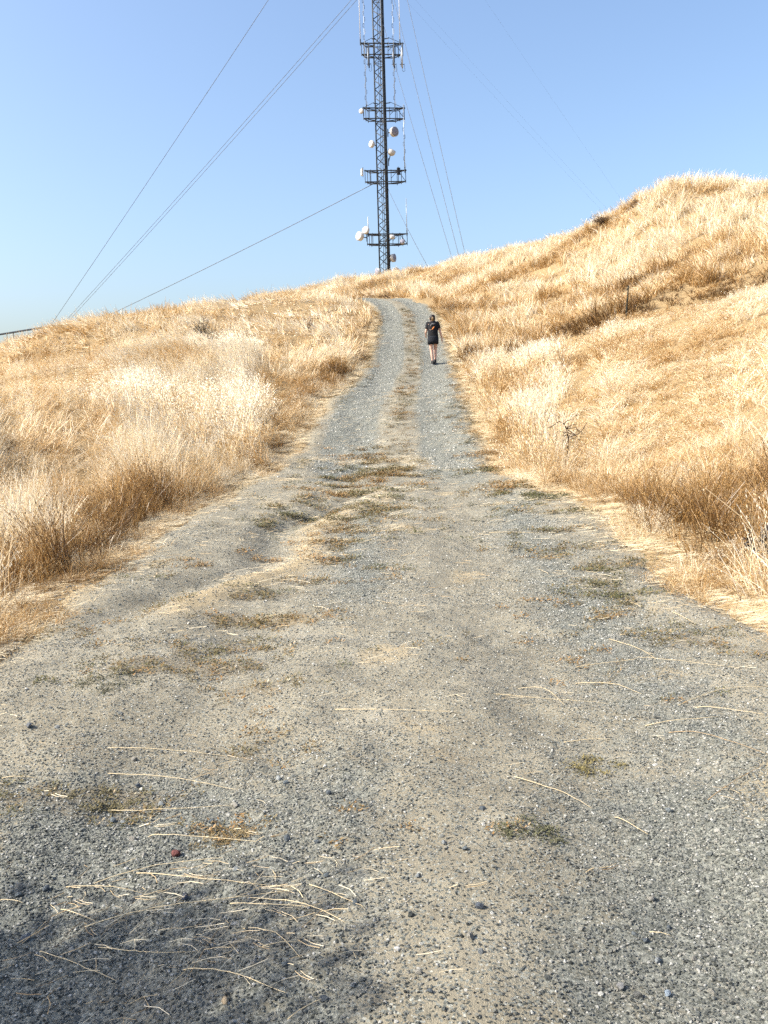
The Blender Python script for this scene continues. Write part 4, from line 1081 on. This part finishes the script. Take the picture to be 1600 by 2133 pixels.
    MB().lathe([(.012, .06), (.036, .045), (.048, 0), (.036, -.05), (.016, -.1), (.005, -.15)], (0, -.25, 1), (0, -.035, 1.535), 14).build("hair_tail", plain("sunlit_brown_hair", (.16, .10, .045), .45, 0, .3, 60), hair, True)
    # a face, though it is turned away
    for s in (-1, 1):
        MB().lathe([(.004, -.012), (.012, 0), (.004, .012)], (0, 1, 0), (s * .032, .212, 1.552), 10).build("eye", plain("eye_white", (.7, .7, .68), .3), body, True)
        MB().loft([((s * .088, .10, 1.515), .008, .012), ((s * .097, .095, 1.54), .010, .02), ((s * .09, .095, 1.565), .008, .016)], 10).build("ear", sk, body, True)
    MB().loft([((0, .225, 1.515), .014, .016), ((0, .222, 1.54), .010, .012), ((0, .212, 1.56), .008, .008)], 10).build("nose", sk, body, True)
    MB().tube([(-.022, .212, 1.490), (0, .218, 1.487), (.022, .212, 1.490)], .006, 6).build("mouth", plain("lips", (.42, .16, .14), .5), body, True)
    return root
person = make_person()

# ---------------------------------------------------------------- the tree left of the frame whose shade reaches the road
def make_tree():
    base = Vector((-5.03, .62, surf1(-5.03, .62))); o = empty("oak_tree", base); tag(o, "leafy tree beside the road whose shade darkens the lower left corner", "tree")
    rr = random.Random(77); st = MB(); ends = []
    bark = plain("oak_bark", (.10, .08, .06), .9, 0, .35, 12, .2, .02)
    st.tube([(0, 0, -.2), (.03, .02, .8), (-.05, .05, 1.5), (.05, 0, 2.2), (.1, .05, 2.7), (.05, .05, 3.2), (.1, 0, 3.7)], [.14, .11, .09, .075, .055, .035, .015], 9)
    st.build("trunk", bark, o, True)
    for i in range(22):
        a = i * 2.4 + rr.gauss(0, .3); h = rr.uniform(1.5, 3.3); L = rr.uniform(.6, 1.15) * (1.1 if h < 2.8 else .7); p = Vector((.05, .03, h)); d = Vector((math.cos(a), math.sin(a), rr.uniform(.2, .7))).normalized(); pts = [p.copy()]
        for k in range(4):
            d = (d + Vector((rr.gauss(0, .2), rr.gauss(0, .2), rr.gauss(.05, .15)))).normalized(); p = p + d * L / 4; pts.append(p.copy()); ends.append(p.copy())
        MB().tube(pts, [.035, .028, .02, .012, .006], 6).build("limb", bark, o, True)
    V, F = [], []
    lm = plain("oak_leaf", (.055, .085, .028), .6, 0, .35, 2)
    for i in range(36000):
        e = rr.choice(ends); p = e + Vector((rr.gauss(0, .2), rr.gauss(0, .2), rr.gauss(0, .18)))
        u = Vector((rr.gauss(0, 1), rr.gauss(0, 1), rr.gauss(0, .6))).normalized() * rr.uniform(.05, .09); v = u.orthogonal().normalized() * u.length * .32; n = len(V)
        V += [p, p + u * .5 + v, p + u, p + u * .5 - v]; F.append((n, n + 1, n + 2, n + 3))
    obj("crown", mesh_from("crown", V, F, lm), o)
make_tree()
